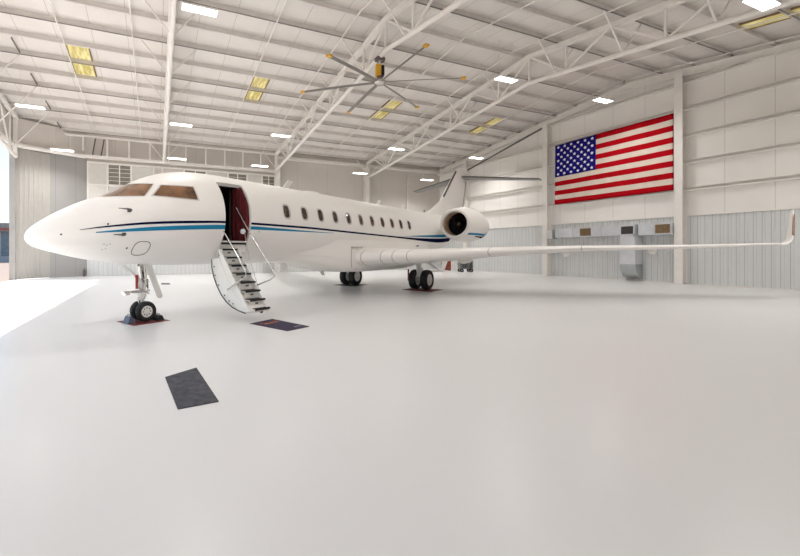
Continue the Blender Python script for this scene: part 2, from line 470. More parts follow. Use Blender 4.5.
# columns
def hcol(name, x, y, z1, axis, label, w=.38, d=.46):
    """H section; axis 'x': depth along x"""
    mb = MB()
    a = .03
    X0 = (x, y)
    def B(x0, x1, y0, y1): mb.box(x0 - x, x1 - x, y0 - y, y1 - y, 0, z1)
    if axis == 'x':
        B(x - d / 2, x - d / 2 + a, y - w / 2, y + w / 2); B(x + d / 2 - a, x + d / 2, y - w / 2, y + w / 2); B(x - d / 2 + a, x + d / 2 - a, y - a / 2, y + a / 2)
    else:
        B(x - w / 2, x + w / 2, y - d / 2, y - d / 2 + a); B(x - w / 2, x + w / 2, y + d / 2 - a, y + d / 2); B(x - a / 2, x + a / 2, y - d / 2 + a, y + d / 2 - a)
    o = mb.build(name, M['steel_white']); o.location = (x, y, 0)
    bp = MB(); bp.box(-w / 2 - .05, w / 2 + .05, -d / 2 - .03 if axis != 'x' else -w / 2 - .03, d / 2 if axis != 'x' else w / 2 + .03, 0, .025)
    bp.build('base_plate', M['purlin'], o)
    tag(o, label, 'column', 'steel wall columns')
    return o
hcol('steel_column', XR - .25, 12.44, roof(12.44) - .6, 'x', 'white H column on the right wall at the near edge of the flag')
hcol('steel_column', XR - .25, 20.46, roof(20.46) - .6, 'x', 'white H column on the right wall just left of the flag')
hcol('steel_column', XR - .25, 28.6, roof(28.6) - .6, 'x', 'white H column on the right wall behind the tail fin')
hcol('steel_column', 9.75, YB - .30, roof(YB) - 1.2, 'y', 'white H column on the back wall above the cabin antenna bump', .42, .5)
hcol('steel_column', 18.55, YB - .30, roof(YB) - .7, 'y', 'white H column on the back wall left of the tail fin', .42, .5)

# wind brace near the tail corner
wb = empty('wind_brace', 'dark slanted tie bar under the gable rafter behind the tail fin', 'brace', (XR - .5, 24, 9.5))
mb = MB(); mb.bar((0, -3.3, 1.55), (0, 4.2, -.14), .09, .09); mb.build('tie_bar', M['seal'], wb)
mb = MB(); mb.bar((0, 4.2, -.14), (0, 4.9, .95), .07, .07); mb.build('hanger', M['steel_white'], wb)

# ------------------------------------------------------------------ pipes under the purlins
for X, lab in ((-3.95, 'thin white pipe under the ceiling crossing the leftmost pair of skylights'),
               (-.98, 'thin white pipe under the ceiling just left of the end-on truss'),
               (5.05, 'thin white pipe under the ceiling crossing the second pair of skylights'),
               (8.31, 'thin white pipe under the ceiling just left of the fan truss'),
               (14.1, 'thin white pipe under the ceiling crossing the skylights right of the fan'),
               (17.42, 'thin white pipe under the ceiling just left of the truss nearest the flag'),
               (23.8, 'thin white pipe under the ceiling between the last truss and the flag wall'),
               (26.6, 'thin white pipe under the ceiling hugging the flag wall')):
    mb = MB(); zt = lambda y: roof(y, 12.33) 
    yb = 31.6
    mb.tube([(0, YF + .3 - YR, zt(YF + .3)), (0, 0, zt(YR)), (0, yb - YR, zt(yb))], .03, 8)
    o = mb.build('ceiling_pipe', M['steel_white']); o.location = (X, YR, 0)
    tag(o, lab, 'pipe', 'pipes under the ceiling')

# ------------------------------------------------------------------ skylights : ribbed yellowed panels between purlins
def skylight(x0, x1, y0, y1, label):
    o = empty('skylight_panel', label, 'skylight', ((x0 + x1) / 2, (y0 + y1) / 2, 0), 0, 'yellowed skylight panels')
    cx, cy = (x0 + x1) / 2, (y0 + y1) / 2
    tl = lambda x, y, z: (x - cx, y - cy, z)
    mb = MB(tl)
    n = 6
    for i in range(n):
        a = x0 + (x1 - x0) * i / n; b = x0 + (x1 - x0) * (i + .72) / n
        mb.prism([(a, y0, roof(y0) - .03), (b, y0, roof(y0) - .03), (b, y1, roof(y1) - .03), (a, y1, roof(y1) - .03)], (0, 0, -.03))
    mb.prism([(x0, y0, roof(y0) - .008), (x1, y0, roof(y0) - .008), (x1, y1, roof(y1) - .008), (x0, y1, roof(y1) - .008)], (0, 0, -.025))
    mb.build('translucent_sheet', M['skylight'], o)
    for xx in (x0, x1):
        fr = MB(tl)
        fr.bar((xx, y0, roof(y0) - .05), (xx, y1, roof(y1) - .05), .05, .08)
        fr.build('edge_strip', M['vent'], o)
for (x0, x1, tx) in ((-3.98, -3.0, 'above the aircraft nose'), (5.2, 6.1, 'left of the ceiling fan'), (14.25, 15.2, 'behind the right fan blades'), (23.4, 24.3, 'near the canton end of the flag')):
    skylight(x0, x1, 21.49, 22.79, 'yellow ribbed skylight panel %s, nearer one of its pair' % tx)
    skylight(x0, x1, 22.99, 24.29, 'yellow ribbed skylight panel %s, farther one of its pair' % tx)
skylight(23.85, 24.75, 7.54, 8.84, 'long yellow skylight panel at the top right, farther one of its pair')
skylight(23.85, 24.75, 6.04, 7.34, 'yellow skylight panel cut by the top right corner of the photo')

# ------------------------------------------------------------------ lights
LAMP = 45
def light(x, y, z, label, lx=1.25, ly=.42):
    o = empty('high_bay_light', label, 'light', (x, y, z), 0, 'high bay lights')
    la = bpy.data.lights.new('lamp', 'AREA'); la.shape = 'RECTANGLE'; la.size = lx - .06; la.size_y = ly - .06
    la.energy = LAMP; la.spread = math.radians(142); la.color = (1, .985, .96)
    lo = bpy.data.objects.new('lamp', la); link(lo, o); lo.location = (0, 0, -.004)
    mb = MB(); mb.box(-lx / 2, lx / 2, -ly / 2, ly / 2, .012, .09); mb.build('housing', M['lampbody'], o, bevel=.01)
    mb = MB(); mb.box(-lx / 2 + .02, lx / 2 - .02, -ly / 2 + .02, ly / 2 - .02, 0, .012); mb.build('diffuser', M['lamp'], o)
    for sx in (-1, 1):
        mb = MB(); mb.tube([(sx * lx * .35, 0, .09), (sx * lx * .35, 0, roof(y) - z - .01)], .008, 6); mb.build('hanger_rod', M['purlin'], o)
light(1.50, 14.7, 10.6, 'bright rectangular high bay light at top left beside the end-on truss')
light(-6.0, 24.2, 9.3, 'bright high bay light beside the gable truss in the upper left corner')
light(1.41, 24.3, 9.3, 'bright high bay light hanging above the cockpit roof, higher of two')
light(1.42, 29.2, 8.36, 'bright high bay light just above the cockpit roof, lower of two')
light(-5.54, 29.3, 8.31, 'bright high bay light above the folded door leaf')
light(7.55, 24.2, 9.3, 'bright high bay light at the left foot of the fan truss, higher of two')
light(7.42, 29.2, 8.34, 'bright high bay light left of the fan truss column, lower of two')
light(16.63, 14.76, 10.6, 'bright high bay light at the bend of the truss right of the fan')
light(16.4, 24.2, 9.3, 'bright high bay light in front of the middle of the right hand truss foot')
light(24.2, 14.7, 10.6, 'bright high bay light above the flag')
light(16.0, 28.95, 8.37, 'bright high bay light beside the back wall column at centre')
light(24.7, 24.9, 9.55, 'bright high bay light just right of the tail fin top')
light(23.1, 29.2, 8.34, 'bright high bay light just left of the tail fin')
light(16.9, 5.78, 9.3, 'bright high bay light at the top right beside the truss')
for x, y in ((-6.4, 15.4), (9.0, 6.0), (.9, 6.0), (-6.4, 6.0), (22.4, 5.2), (23.5, -.6)):  # unseen lamps added to brighten the near floor and right wall
    light(x, y, 9.9, 'added high bay light over the near end of the hangar, out of the picture')

# ------------------------------------------------------------------ flag
fy0, fy1, fzt, fzb = 19.76, 12.73, 9.53, 5.24
fl = empty('flag', 'large striped flag with a blue starred canton hung flat on the right wall', 'flag', (XR - .3, (fy0 + fy1) / 2, fzb))
fl_o = (XR - .3, (fy0 + fy1) / 2, fzb)
def flag_pt(u, v, off=0.):
    """u 0..1 from the canton edge, v 0..1 from the top"""
    y = fy0 + (fy1 - fy0) * u
    z = fzt + .10 * u - (fzt - fzb + .06 * u) * v
    x = XR - .30 + .02 * math.sin(u * 9 + v * 2) + .015 * math.sin(u * 23 + v * 5) - off
    y += .05 * v * (1 - u)
    return (x - fl_o[0], y - fl_o[1], z - fl_o[2])
mb = MB(); NU, NV = 60, 26
vs = [flag_pt(i / NU, j / NV) for i in range(NU + 1) for j in range(NV + 1)]
for i in range(NU):
    for j in range(NV):
        a = i * (NV + 1) + j
        b = len(mb.f)
        mb.f.append((a, a + NV + 1, a + NV + 2, a + 1)); mb.m.append((j // 2) % 2); mb.s.append(True)
mb.v = vs
mb.build('striped_cloth', [M['flagred'], M['flagwhite']], fl, solid=.006)
mb = MB(); mb.grid(lambda u, v: flag_pt(u * .407, v * 7 / 13, .012), 24, 14); mb.build('canton', M['flagblue'], fl, solid=.004)
mb = MB()
for r in range(9):
    for c in range(6 if r % 2 == 0 else 5):
        cu = .407 * ((c + .5 if r % 2 == 0 else c + 1) / 6.0) ; cv = (7 / 13) * ((r + .75) / 9.5)
        cx, cy, cz = flag_pt(cu, cv, .022)
        pts = []
        for k in range(10):
            rr = .118 if k % 2 == 0 else .058
            t = PI / 2 + k * PI / 5
            pts.append((cx, cy + rr * math.cos(t), cz + rr * math.sin(t)))
        mb.prism(pts, (-.004, 0, 0))
mb.build('star_field', M['star'], fl)
# ------------------------------------------------------------------ ducts on the right wall
DX0, DX1 = 26.72, XR - .08
du = empty('air_duct', 'long galvanised air duct with brown grille running below the flag', 'duct', (27.1, 17.6, 2.9))
tl = lambda x, y, z: (x - 27.1, y - 17.6, z - 2.9)
mb = MB(tl); mb.box(DX0 + .1, DX1, 15.25, 19.55, 2.80, 3.42)
for y in (16.4, 18.3, 19.2): mb.box(DX0 + .07, DX1, y - .03, y + .03, 2.77, 3.45)
mb.build('duct_body', M['duct'], du)
mb = MB(tl); mb.box(DX0 + .06, DX0 + .12, 17.06, 17.74, 2.87, 3.36); mb.build('grille', M['vent'], du)
mb = MB(tl)
for i in range(6): mb.box(DX0 + .03, DX0 + .06, 17.06, 17.74, 2.89 + i * .085, 2.915 + i * .085)
mb.build('grille_slat', M['vent'], du)
for y in (15.8, 18.9):
    mb = MB(tl); mb.box(DX0 + .2, DX0 + .23, y - .02, y + .02, 3.42, 3.77); mb.box(DX0 + .2, XR - .11, y - .02, y + .02, 3.74, 3.77); mb.build('hanger_strap', M['purlin'], du)

dr = empty('drop_duct', 'galvanised drop duct with open dark mouth and curved elbow near the floor', 'duct', (27.1, 14.9, .1))
tl = lambda x, y, z: (x - 27.1, y - 14.9, z - .1)
y0, y1 = 14.36, 15.19; DF = 26.62
mb = MB(tl); mb.box(DF, DX1, y0, y1, 1.05, 3.44); mb.build('vertical_run', M['duct'], dr)
mb = MB(tl); mb.box(DF - .02, DF + .02, y0 + .07, y1 - .07, 2.86, 3.34); mb.build('mouth', M['duct_dark'], dr)
mb = MB(tl)
for a, b, c, d in ((y0, y0 + .08, 2.80, 3.40), (y1 - .08, y1, 2.80, 3.40), (y0, y1, 2.80, 2.87), (y0, y1, 3.34, 3.41)):
    mb.box(DF - .05, DF + .01, a, b, c, d)
mb.build('mouth_flange', M['duct'], dr)
mb = MB(tl)
for z in (1.04, 2.76): mb.box(DF - .025, DX1, y0 - .025, y1 + .025, z, z + .05)
mb.build('joint_band', M['duct'], dr)
mb = MB(tl)
poly = [(DF, y0, 1.05)]
for i in range(9):
    t = i / 8 * PI / 2
    poly.append((DX1 - (DX1 - DF) * math.cos(t), y0, 1.05 - .92 * math.sin(t) * (1 if i else 0)))
poly += [(DX1, y0, 1.05)]
mb.prism(poly, (0, y1 - y0, 0)); mb.build('elbow', M['duct_bright'], dr)
mb = MB(tl)
for y in (y0 + .1, y1 - .1):
    mb.box(27.1, 27.13, y - .015, y + .015, 0.005, .3)
mb.build('support_leg', M['purlin'], dr)

d2 = empty('branch_duct', 'short pale duct box with large brown grille under the near corner of the flag', 'duct', (27.1, 13.6, 2.9))
tl = lambda x, y, z: (x - 27.1, y - 13.6, z - 2.9)
mb = MB(tl); mb.box(26.76, DX1, 12.66, 14.28, 2.78, 3.44)
mb.box(26.73, DX1, 13.48, 13.54, 2.75, 3.47)
mb.build('duct_body', M['duct'], d2)
mb = MB(tl); mb.box(26.72, 26.77, 12.72, 13.40, 2.86, 3.36); mb.build('grille', M['vent'], d2)
mb = MB(tl)
for i in range(6): mb.box(26.70, 26.72, 12.72, 13.40, 2.88 + i * .085, 2.905 + i * .085)
mb.build('grille_slat', M['vent'], d2)
jb = empty('cable_tray_box', 'small grey louvred box on the wall beside the column left of the flag', 'box', (26.98, 20.10, 2.85))
mb = MB(); mb.box(-.25, .25, -.40, .06, -.12, .5); mb.build('box_body', M['liner'], jb)
mb = MB()
for i in range(5): mb.box(-.275, -.25, -.36, .02, -.06 + i * .11, 0 + i * .11)
mb.build('louvre', M['purlin'], jb)

# ------------------------------------------------------------------ ceiling fan
fc = (9.57, 15.46, 9.6)
fn = empty('ceiling_fan', 'huge six blade ceiling fan with yellow motor and blade tips', 'fan', fc)
mb = MB(); mb.tube([(0, 0, 1.17), (0, 0, .3)], .05, 12); mb.build('down_rod', M['purlin'], fn)
mb = MB(); mb.box(-.2, .2, -.14, .14, .98, 1.14); mb.tube([(-.3, -.1, 1.0), (.28, .1, 1.05)], .04, 8); mb.build('mounting_bracket', M['dark_steel'], fn)
ft = lambda x, y, z: (x * .926 + y * .376, -x * .376 + y * .926, z)
mb = MB(ft); mb.box(-.20, .05, -.15, .15, .27, .80); mb.build('motor', M['yellow'], fn, bevel=.03)
mb = MB(ft); mb.box(.052, .19, -.16, .12, .27, .74); mb.build('control_box', M['black'], fn, bevel=.02)
mb = MB(); mb.lathe([(-.10, 0), (-.10, .12), (-.06, .26), (.05, .28), (.08, .22), (.08, 0)], (0, 0, 0), (0, 0, 1), 24); mb.build('hub', M['metal'], fn)
mb = MB(); mb.lathe([(.08, 0), (.08, .13), (.27, .13), (.27, 0)], (0, 0, 0), (0, 0, 1), 20); mb.build('gearbox', M['blade'], fn)
for k in range(6):
    a = math.radians(-94 + 60 * k); ca, sa = math.cos(a), math.sin(a)
    tf = lambda r, w, z, ca=ca, sa=sa: (r * ca - w * sa, r * sa + w * ca, z - .14 * (r / 3.7) ** 1.5)
    mb = MB(tf)
    rings = []
    for r in (.24, .8, 1.7, 2.6, 3.55):
        ch = .17; tw = math.radians(14)
        ring = []
        for (c, t) in ((-1, 0), (-.5, .11), (.2, .13), (1, 0), (.2, -.05), (-.5, -.05)):
            ring.append((r, ch / 2 * c * math.cos(tw), ch / 2 * c * math.sin(tw) + t * ch))
        rings.append(ring)
    mb.loft(rings, smooth=False)
    b = mb.build('blade', M['blade'], fn)
    mb = MB(tf); mb.box(3.55, 3.74, -.09, .09, -.03, .04)
    mb.build('blade_tip', M['yellow'], b)

# ------------------------------------------------------------------ the jet
HD = math.radians(27.94)
JET = (-.301, 11.17, .010)
jet = empty('business_jet', 'white twin engine business jet with blue stripes and open airstair', 'airplane', JET, HD)
jf = lambda s, p, z: (s, -p, z)          # station aft of nose wheel, port offset, height

def pch(xs, ys):
    n = len(xs); h = [xs[i + 1] - xs[i] for i in range(n - 1)]; d = [(ys[i + 1] - ys[i]) / h[i] for i in range(n - 1)]
    m = [0] * n; m[0] = d[0]; m[-1] = d[-1]
    for i in range(1, n - 1):
        if d[i - 1] * d[i] > 0:
            w1 = 2 * h[i] + h[i - 1]; w2 = h[i] + 2 * h[i - 1]; m[i] = (w1 + w2) / (w1 / d[i - 1] + w2 / d[i])
    def f(x):
        if x <= xs[0]: return ys[0]
        if x >= xs[-1]: return ys[-1]
        i = 0
        while x > xs[i + 1]: i += 1
        t = (x - xs[i]) / h[i]; t2 = t * t; t3 = t2 * t
        return (2 * t3 - 3 * t2 + 1) * ys[i] + (t3 - 2 * t2 + t) * h[i] * m[i] + (-2 * t3 + 3 * t2) * ys[i + 1] + (t3 - t2) * h[i] * m[i + 1]
    return f
TOP = pch([-2.58, -2.55, -2.48, -2.29, -2.07, -1.79, -1.5, -1.2, -.95, -.6, -.25, .15, .62, 1.2, 2.2, 3.5, 15, 18, 20, 22, 24, 25.6, 26.3],
          [2.14, 2.24, 2.34, 2.50, 2.66, 2.83, 2.99, 3.12, 3.22, 3.43, 3.63, 3.83, 3.98, 4.08, 4.125, 4.125, 4.125, 4.14, 4.16, 4.12, 3.95, 3.7, 3.5])
BOT = pch([-2.58, -2.55, -2.48, -2.29, -2.0, -1.5, -.83, -.2, .8, 2, 14, 16, 18, 20, 22, 24, 26.3],
          [2.14, 2.05, 1.97, 1.88, 1.79, 1.66, 1.55, 1.49, 1.45, 1.435, 1.435, 1.55, 1.85, 2.2, 2.6, 2.95, 3.35])
HW = pch([-2.58, -2.55, -2.48, -2.29, -2.0, -1.6, -1.1, -.6, 0, .7, 1.5, 2.5, 14.5, 17, 19, 21, 23, 25, 26.3],
         [0, .13, .22, .38, .55, .74, .93, 1.07, 1.19, 1.28, 1.33, 1.345, 1.345, 1.28, 1.1, .85, .58, .3, .06])
ZM = pch([-2.58, -2, -1, 0, 1.5, 3, 15, 18, 21, 26.3], [2.14, 2.2, 2.36, 2.56, 2.74, 2.78, 2.78, 2.9, 3.2, 3.43])
def surf(s, th):
    zm = ZM(s); c = math.cos(th)
    return Vector((s, HW(s) * math.sin(th), zm + ((TOP(s) - zm) if c > 0 else (zm - BOT(s))) * c))
def th_of(s, z):
    zm = ZM(s); d = (TOP(s) - zm) if z > zm else (zm - BOT(s))
    return math.acos(max(-1, min(1, (z - zm) / max(d, 1e-6))))
def skin(s, th, off=0.):
    p = surf(s, th)
    if off:
        e = 1e-3
        ds = surf(s + e, th) - surf(s - e, th); dt = surf(s, th + e) - surf(s, th - e)
        n = ds.cross(dt)
        if n.length > 1e-12:
            n.normalize()
            c = Vector((0, 0, ZM(s)))
            if n.dot(Vector((0, p.y, p.z - ZM(s)))) < 0: n = -n
            p = p + n * off
    return tuple(p)

DS0, DS1, DZ0, DZ1 = 1.65, 2.56, 1.80, 3.79       # door opening
# fuselage skin with the door cut out
NT = 96
stations = [-2.58, -2.575, -2.565, -2.55, -2.52, -2.48, -2.42, -2.35, -2.27, -2.18, -2.07]
s = -1.95
while s < 1.6: stations.append(s); s += .12
stations += [DS0, 1.9, 2.1, 2.35, DS1, 2.8, 3.2]
s = 3.7
while s < 26.2: stations.append(s); s += .45
stations.append(26.3)
stations = sorted(set(round(x, 4) for x in stations))
# angle list containing the door's top and bottom angles
tt, tb = th_of(2.1, DZ1), th_of(2.1, DZ0)
ths = []
def spread(a, b, n): return [a + (b - a) * i / n for i in range(n)]
ths = spread(0, tt, 8) + spread(tt, tb, 26) + spread(tb, PI, 14) + spread(PI, 2 * PI, 48)
mb = MB(jf); n = len(ths)
vs = [tuple(surf(s, t)) for s in stations for t in ths]
fs = []
for i in range(len(stations) - 1):
    for j in range(n):
        sc_, tc_ = (stations[i] + stations[i + 1]) / 2, ths[j]
        if DS0 <= sc_ <= DS1 and tt - 1e-6 <= tc_ < tb - 1e-6:
            continue
        fs.append((i * n + j, i * n + (j + 1) % n, (i + 1) * n + (j + 1) % n, (i + 1) * n + j))
mb.add(vs, fs, 0, True)
fus = mb.build('fuselage', M['white_paint'], jet)

# door jamb (return of the skin) and dark entry
mb = MB(jf)
k = 20
def inn(s, t, d=.11): 
    p = Vector(surf(s, t)); c = Vector((s, 0, ZM(s))); return tuple(p + (c - p).normalized() * d)
rng = [tt + (tb - tt) * i / k for i in range(k + 1)]
for s in (DS0, DS1):
    mb.loft([[skin(s, t) for t in rng], [inn(s, t) for t in rng]], closed=False, cap0=False, cap1=False)
for t in (tt, tb):
    ss = [DS0 + (DS1 - DS0) * i / 6 for i in range(7)]
    mb.loft([[skin(s, t) for s in ss], [inn(s, t) for s in ss]], closed=False, cap0=False, cap1=False)
mb.build('door_jamb', M['white_part'], jet, recalc=False)
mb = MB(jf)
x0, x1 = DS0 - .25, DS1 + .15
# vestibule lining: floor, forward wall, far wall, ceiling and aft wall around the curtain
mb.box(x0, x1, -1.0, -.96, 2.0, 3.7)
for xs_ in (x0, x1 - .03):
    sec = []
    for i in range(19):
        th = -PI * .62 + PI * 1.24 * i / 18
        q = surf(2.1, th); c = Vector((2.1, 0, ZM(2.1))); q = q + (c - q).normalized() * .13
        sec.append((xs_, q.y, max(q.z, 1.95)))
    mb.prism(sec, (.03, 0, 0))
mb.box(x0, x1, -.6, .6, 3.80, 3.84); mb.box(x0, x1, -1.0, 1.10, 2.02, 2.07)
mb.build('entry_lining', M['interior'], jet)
mb = MB(jf)
def curt(u, v):
    p = .50 + .78 * u
    z = 2.10 + 1.62 * v
    lim = HW(2.5) * math.sin(th_of(2.5, z)) - .06
    if p > lim: p = lim
    return (2.50 + .03 * math.sin(u * 34) + .008 * math.sin(v * 20), p, z)
mb.grid(curt, 40, 20); mb.build('entry_curtain', M['curtain'], jet, solid=.01)
mb = MB(jf); mb.tube([(2.44, .50, 2.07), (2.44, .50, 3.86)], .014, 8); mb.build('grab_pole', M['seal'], jet)
# sill / top riser in the doorway
mb = MB(jf)
mb.box(DS0 + .01, DS1 - .01, 1.0, 1.06, 1.80, 2.12)
mb.box(DS0 + .01, DS1 - .01, .9, 1.19, 2.09, 2.12)
mb.build('door_sill', M['white_part'], jet)

# patches on the skin ------------------------------------------------------
def band(name, m, pts_top, pts_bot, off=.004, n=60, parent=None, both=False, s0=None, s1=None, skip=None):
    """strip between two z(s) curves on the port skin (and mirrored)"""
    ft = pch([a for a, b in pts_top], [b for a, b in pts_top]); fb = pch([a for a, b in pts_bot], [b for a, b in pts_bot])
    s0 = pts_top[0][0] if s0 is None else s0; s1 = pts_top[-1][0] if s1 is None else s1
    for side in ((1, -1) if both else (1,)):
        tf = (lambda s, p, z: (s, -p, z)) if side > 0 else (lambda s, p, z: (s, p, z))
        mb = MB(tf)
        segs = [(s0, s1)]
        if skip and side > 0: segs = [(s0, skip[0]), (skip[1], s1)]
        for (a, b) in segs:
            k = max(4, int((b - a) / .12))
            rings = []
            for i in range(k + 1):
                s = a + (b - a) * i / k
                zt, zb = ft(s), fb(s)
                if zt - zb < .003: zt = zb + .003
                rings.append([skin(s, th_of(s, zt + (zb - zt) * j / 4), off) for j in range(5)])
            mb.loft(rings, closed=False, cap0=False, cap1=False)
        mb.build(name, m, parent or jet)
DSK = (DS0 - .002, DS1 + .002)
band('navy_stripe', M['navy'],
     [(-1.74, 2.300), (-1.38, 2.378), (-.38, 2.525), (.87, 2.620), (1.6, 2.652), (2.59, 2.667), (4.69, 2.660), (7.6, 2.600), (11.8, 2.510), (13.4, 2.490), (14.6, 2.500), (16.4, 2.53), (19, 2.66)],
     [(-1.74, 2.292), (-1.38, 2.348), (-.38, 2.470), (.87, 2.556), (1.6, 2.594), (2.59, 2.603), (4.69, 2.595), (7.6, 2.535), (11.8, 2.435), (13.4, 2.385), (14.6, 2.345), (16.4, 2.31), (19, 2.42)], both=True, skip=DSK)
band('blue_stripe', M['blue'],
     [(-1.46, 2.258), (-.38, 2.405), (.87, 2.506), (1.6, 2.545), (2.6, 2.560), (3.76, 2.545), (4.7, 2.525), (6.6, 2.50)],
     [(-1.46, 2.237), (-.38, 2.315), (.87, 2.395), (1.6, 2.430), (2.6, 2.462), (3.76, 2.472), (4.7, 2.478), (6.6, 2.49)], both=True, skip=DSK)
band('aft_blue_stripe', M['blue'],
     [(12.2, 2.545), (12.8, 2.575), (14.5, 2.655), (16.6, 2.75), (19, 2.9)],
     [(12.2, 2.535), (12.8, 2.548), (14.5, 2.565), (16.6, 2.61), (19, 2.72)], both=True)

def poly_patch(name, m, pts, off, parent, rim=None, inset=0., side=1, nn=10):
    """quad/poly given as (s,z) corners on the skin; filled by a fan-free grid between its lower and upper edges"""
    # pts = 4 corners: bottom-front, top-front, top-aft, bottom-aft
    (a, b, c, d) = pts
    tf = (lambda s, p, z: (s, -p, z)) if side > 0 else (lambda s, p, z: (s, p, z))
    mb = MB(tf)
    def fn(u, v):
        e = inset
        u2 = e + (1 - 2 * e) * u; v2 = e * 1.6 + (1 - 3.2 * e) * v
        s = (a[0] * (1 - v2) + b[0] * v2) * (1 - u2) + (d[0] * (1 - v2) + c[0] * v2) * u2
        z = (a[1] * (1 - v2) + b[1] * v2) * (1 - u2) + (d[1] * (1 - v2) + c[1] * v2) * u2
        return skin(s, th_of(s, z), off)
    mb.grid(fn, nn, nn)
    return mb.build(name, m, parent)

for side in (1, -1):
    # forward windscreen pane runs almost to the centreline
    def front(u, v, side=side, e=0.0, off=.006):
        u = e + (1 - 2 * e) * u; v = e + (1 - 2 * e) * v
        # lower edge runs level along the nose, upper edge along the brow
        sb = -1.17 + .785 * u; tb_ = th_of(sb, min(3.122 + .028 * u * u, TOP(sb) - .0005))
        st_ = -.452 + .398 * u; tt_ = th_of(st_, min(3.518, TOP(st_) - .0005))
        s = sb * (1 - v) + st_ * v
        t = tb_ * (1 - v) + tt_ * v
        p = skin(s, t, off)
        return (p[0], p[1] * side, p[2])
    mb = MB(jf); mb.grid(lambda u, v: front(u, v, e=0, off=.005), 12, 10); fr = mb.build('windscreen', M['frame'], jet)
    mb = MB(jf); mb.grid(lambda u, v: front(u, v, e=.035, off=.010), 12, 10); mb.build('pane', M['glass_pit'], fr)
    q = [(-.27, 3.165), (.055, 3.50), (.86, 3.535), (.90, 3.140)]
    f2 = poly_patch('side_window', M['frame'], q, .005, jet, side=side)
    poly_patch('pane', M['glass_pit'], q, .010, f2, inset=.04, side=side)

def oval(name, m, s, z, w, h, off, parent, side=1, n=20, r=.7, lean=0.):
    """rounded window shape on the skin"""
    tf = (lambda a, p, c: (a, -p, c)) if side > 0 else (lambda a, p, c: (a, p, c))
    mb = MB(tf); ring = []
    for k in range(n):
        t = 2 * PI * k / n
        cx = math.copysign(abs(math.cos(t)) ** r, math.cos(t)) * w / 2; cz = math.copysign(abs(math.sin(t)) ** r, math.sin(t)) * h / 2
        ring.append(skin(s + cx + lean * cz, th_of(s + cx, z + cz), off))
    mb.add([skin(s, th_of(s, z), off)] + ring, [(0, k + 1, (k + 1) % n + 1) for k in range(n)], 0, True)
    return mb.build(name, m, parent)
for k in range(12):
    s = 4.08 + .869 * k
    if k == 11: continue
    fr = oval('cabin_window', M['frame'], s, 3.10, .36, .50, .004, jet)
    oval('pane', M['glass_cabin'], s - .015, 3.10, .245, .395, .008, fr)
for k in range(11):
    s = 4.08 + .869 * k
    fr = oval('cabin_window', M['frame'], s, 3.10, .36, .50, .004, jet, side=-1)
    oval('pane', M['glass_cabin'], s, 3.10, .245, .395, .008, fr, side=-1)

# oval access hatch outline under the cockpit
mb = MB(jf); pts = []
for k in range(28):
    t = 2 * PI * k / 28
    cx = math.copysign(abs(math.cos(t)) ** .75, math.cos(t)) * .185; cz = math.copysign(abs(math.sin(t)) ** .75, math.sin(t)) * .165
    s = -.485 + cx + .10 * cz; pts.append(skin(s, th_of(s, 1.90 + cz), .004))
mb.tube(pts + [pts[0]], .008, 6, caps=False); mb.build('access_hatch_rim', M['seal'], jet)
# probes
def probe(s, z, L=.22):
    mb = MB(jf)
    a = Vector(skin(s, th_of(s, z), 0)); b = Vector(skin(s, th_of(s, z), .06)); c = b + Vector((-L, .04, .0))
    mb.tube([a, b], [.028, .026], 8); mb.tube([b, c], [.022, .008], 8)
    pl = [skin(s + .055 * math.cos(t), th_of(s, z + .04 * math.sin(t)), .004) for t in [2 * PI * i / 12 for i in range(12)]]
    mb.add(pl, [tuple(range(12))])
    o = mb.build('pitot_probe', M['seal'], jet)
probe(-.78, 2.775, .27); probe(-.93, 2.215, .25)
def dot(s, z, r, m, name):
    mb = MB(jf); c = skin(s, th_of(s, z), .004)
    ring = [skin(s + r * math.cos(t), th_of(s, z + r * math.sin(t)), .006) for t in [2 * PI * i / 12 for i in range(12)]]
    mb.add([c] + ring, [(0, i + 1, (i + 1) % 12 + 1) for i in range(12)]); mb.build(name, m, jet)
dot(-.80, 1.905, .022, M['seal'], 'static_port'); dot(-1.235, 2.44, .022, M['seal'], 'static_port'); dot(-2.05, 2.19, .02, M['seal'], 'static_port')
dot(2.9, 2.41, .03, M['frame'], 'static_port')
# small data plate marks
for i in range(5):
    mb = MB(jf)
    s = -1.30 + (i % 3) * .06; z = 1.98 - (i // 3) * .1 - (i % 2) * .02
    mb.add([skin(s + a, th_of(s + a, z + b), .004) for a, b in ((0, 0), (.035, 0), (.035, .02), (0, .02))], [(0, 1, 2, 3)])
    mb.build('skin_placard', M['frame'], jet)

# belly fairing
mb = MB(jf); rings = []
FB = pch([3.6, 5.0, 5.8, 6.8, 8.0, 9.2, 12.5, 14.5, 16.0, 17.0], [1.46, 1.40, 1.30, 1.12, .97, .93, .95, 1.1, 1.35, 1.60])
FW = pch([3.6, 5.0, 6.0, 7.0, 7.7, 9.2, 12.5, 14.5, 16.0, 17.0], [.50, .86, 1.06, 1.24, 1.34, 1.40, 1.40, 1.28, .95, .4])
def cat(pts, n=6):
    out = []; P = [pts[0]] + pts + [pts[-1]]
    for i in range(1, len(P) - 2):
        for k in range(n):
            u = k / n; a, b, c, d = P[i - 1], P[i], P[i + 1], P[i + 2]
            out.append(tuple(.5 * (2 * b[q] + (c[q] - a[q]) * u + (2 * a[q] - 5 * b[q] + 4 * c[q] - d[q]) * u * u + (3 * b[q] - a[q] - 3 * c[q] + d[q]) * u ** 3) for q in (0, 1)))
    return out + [pts[-1]]
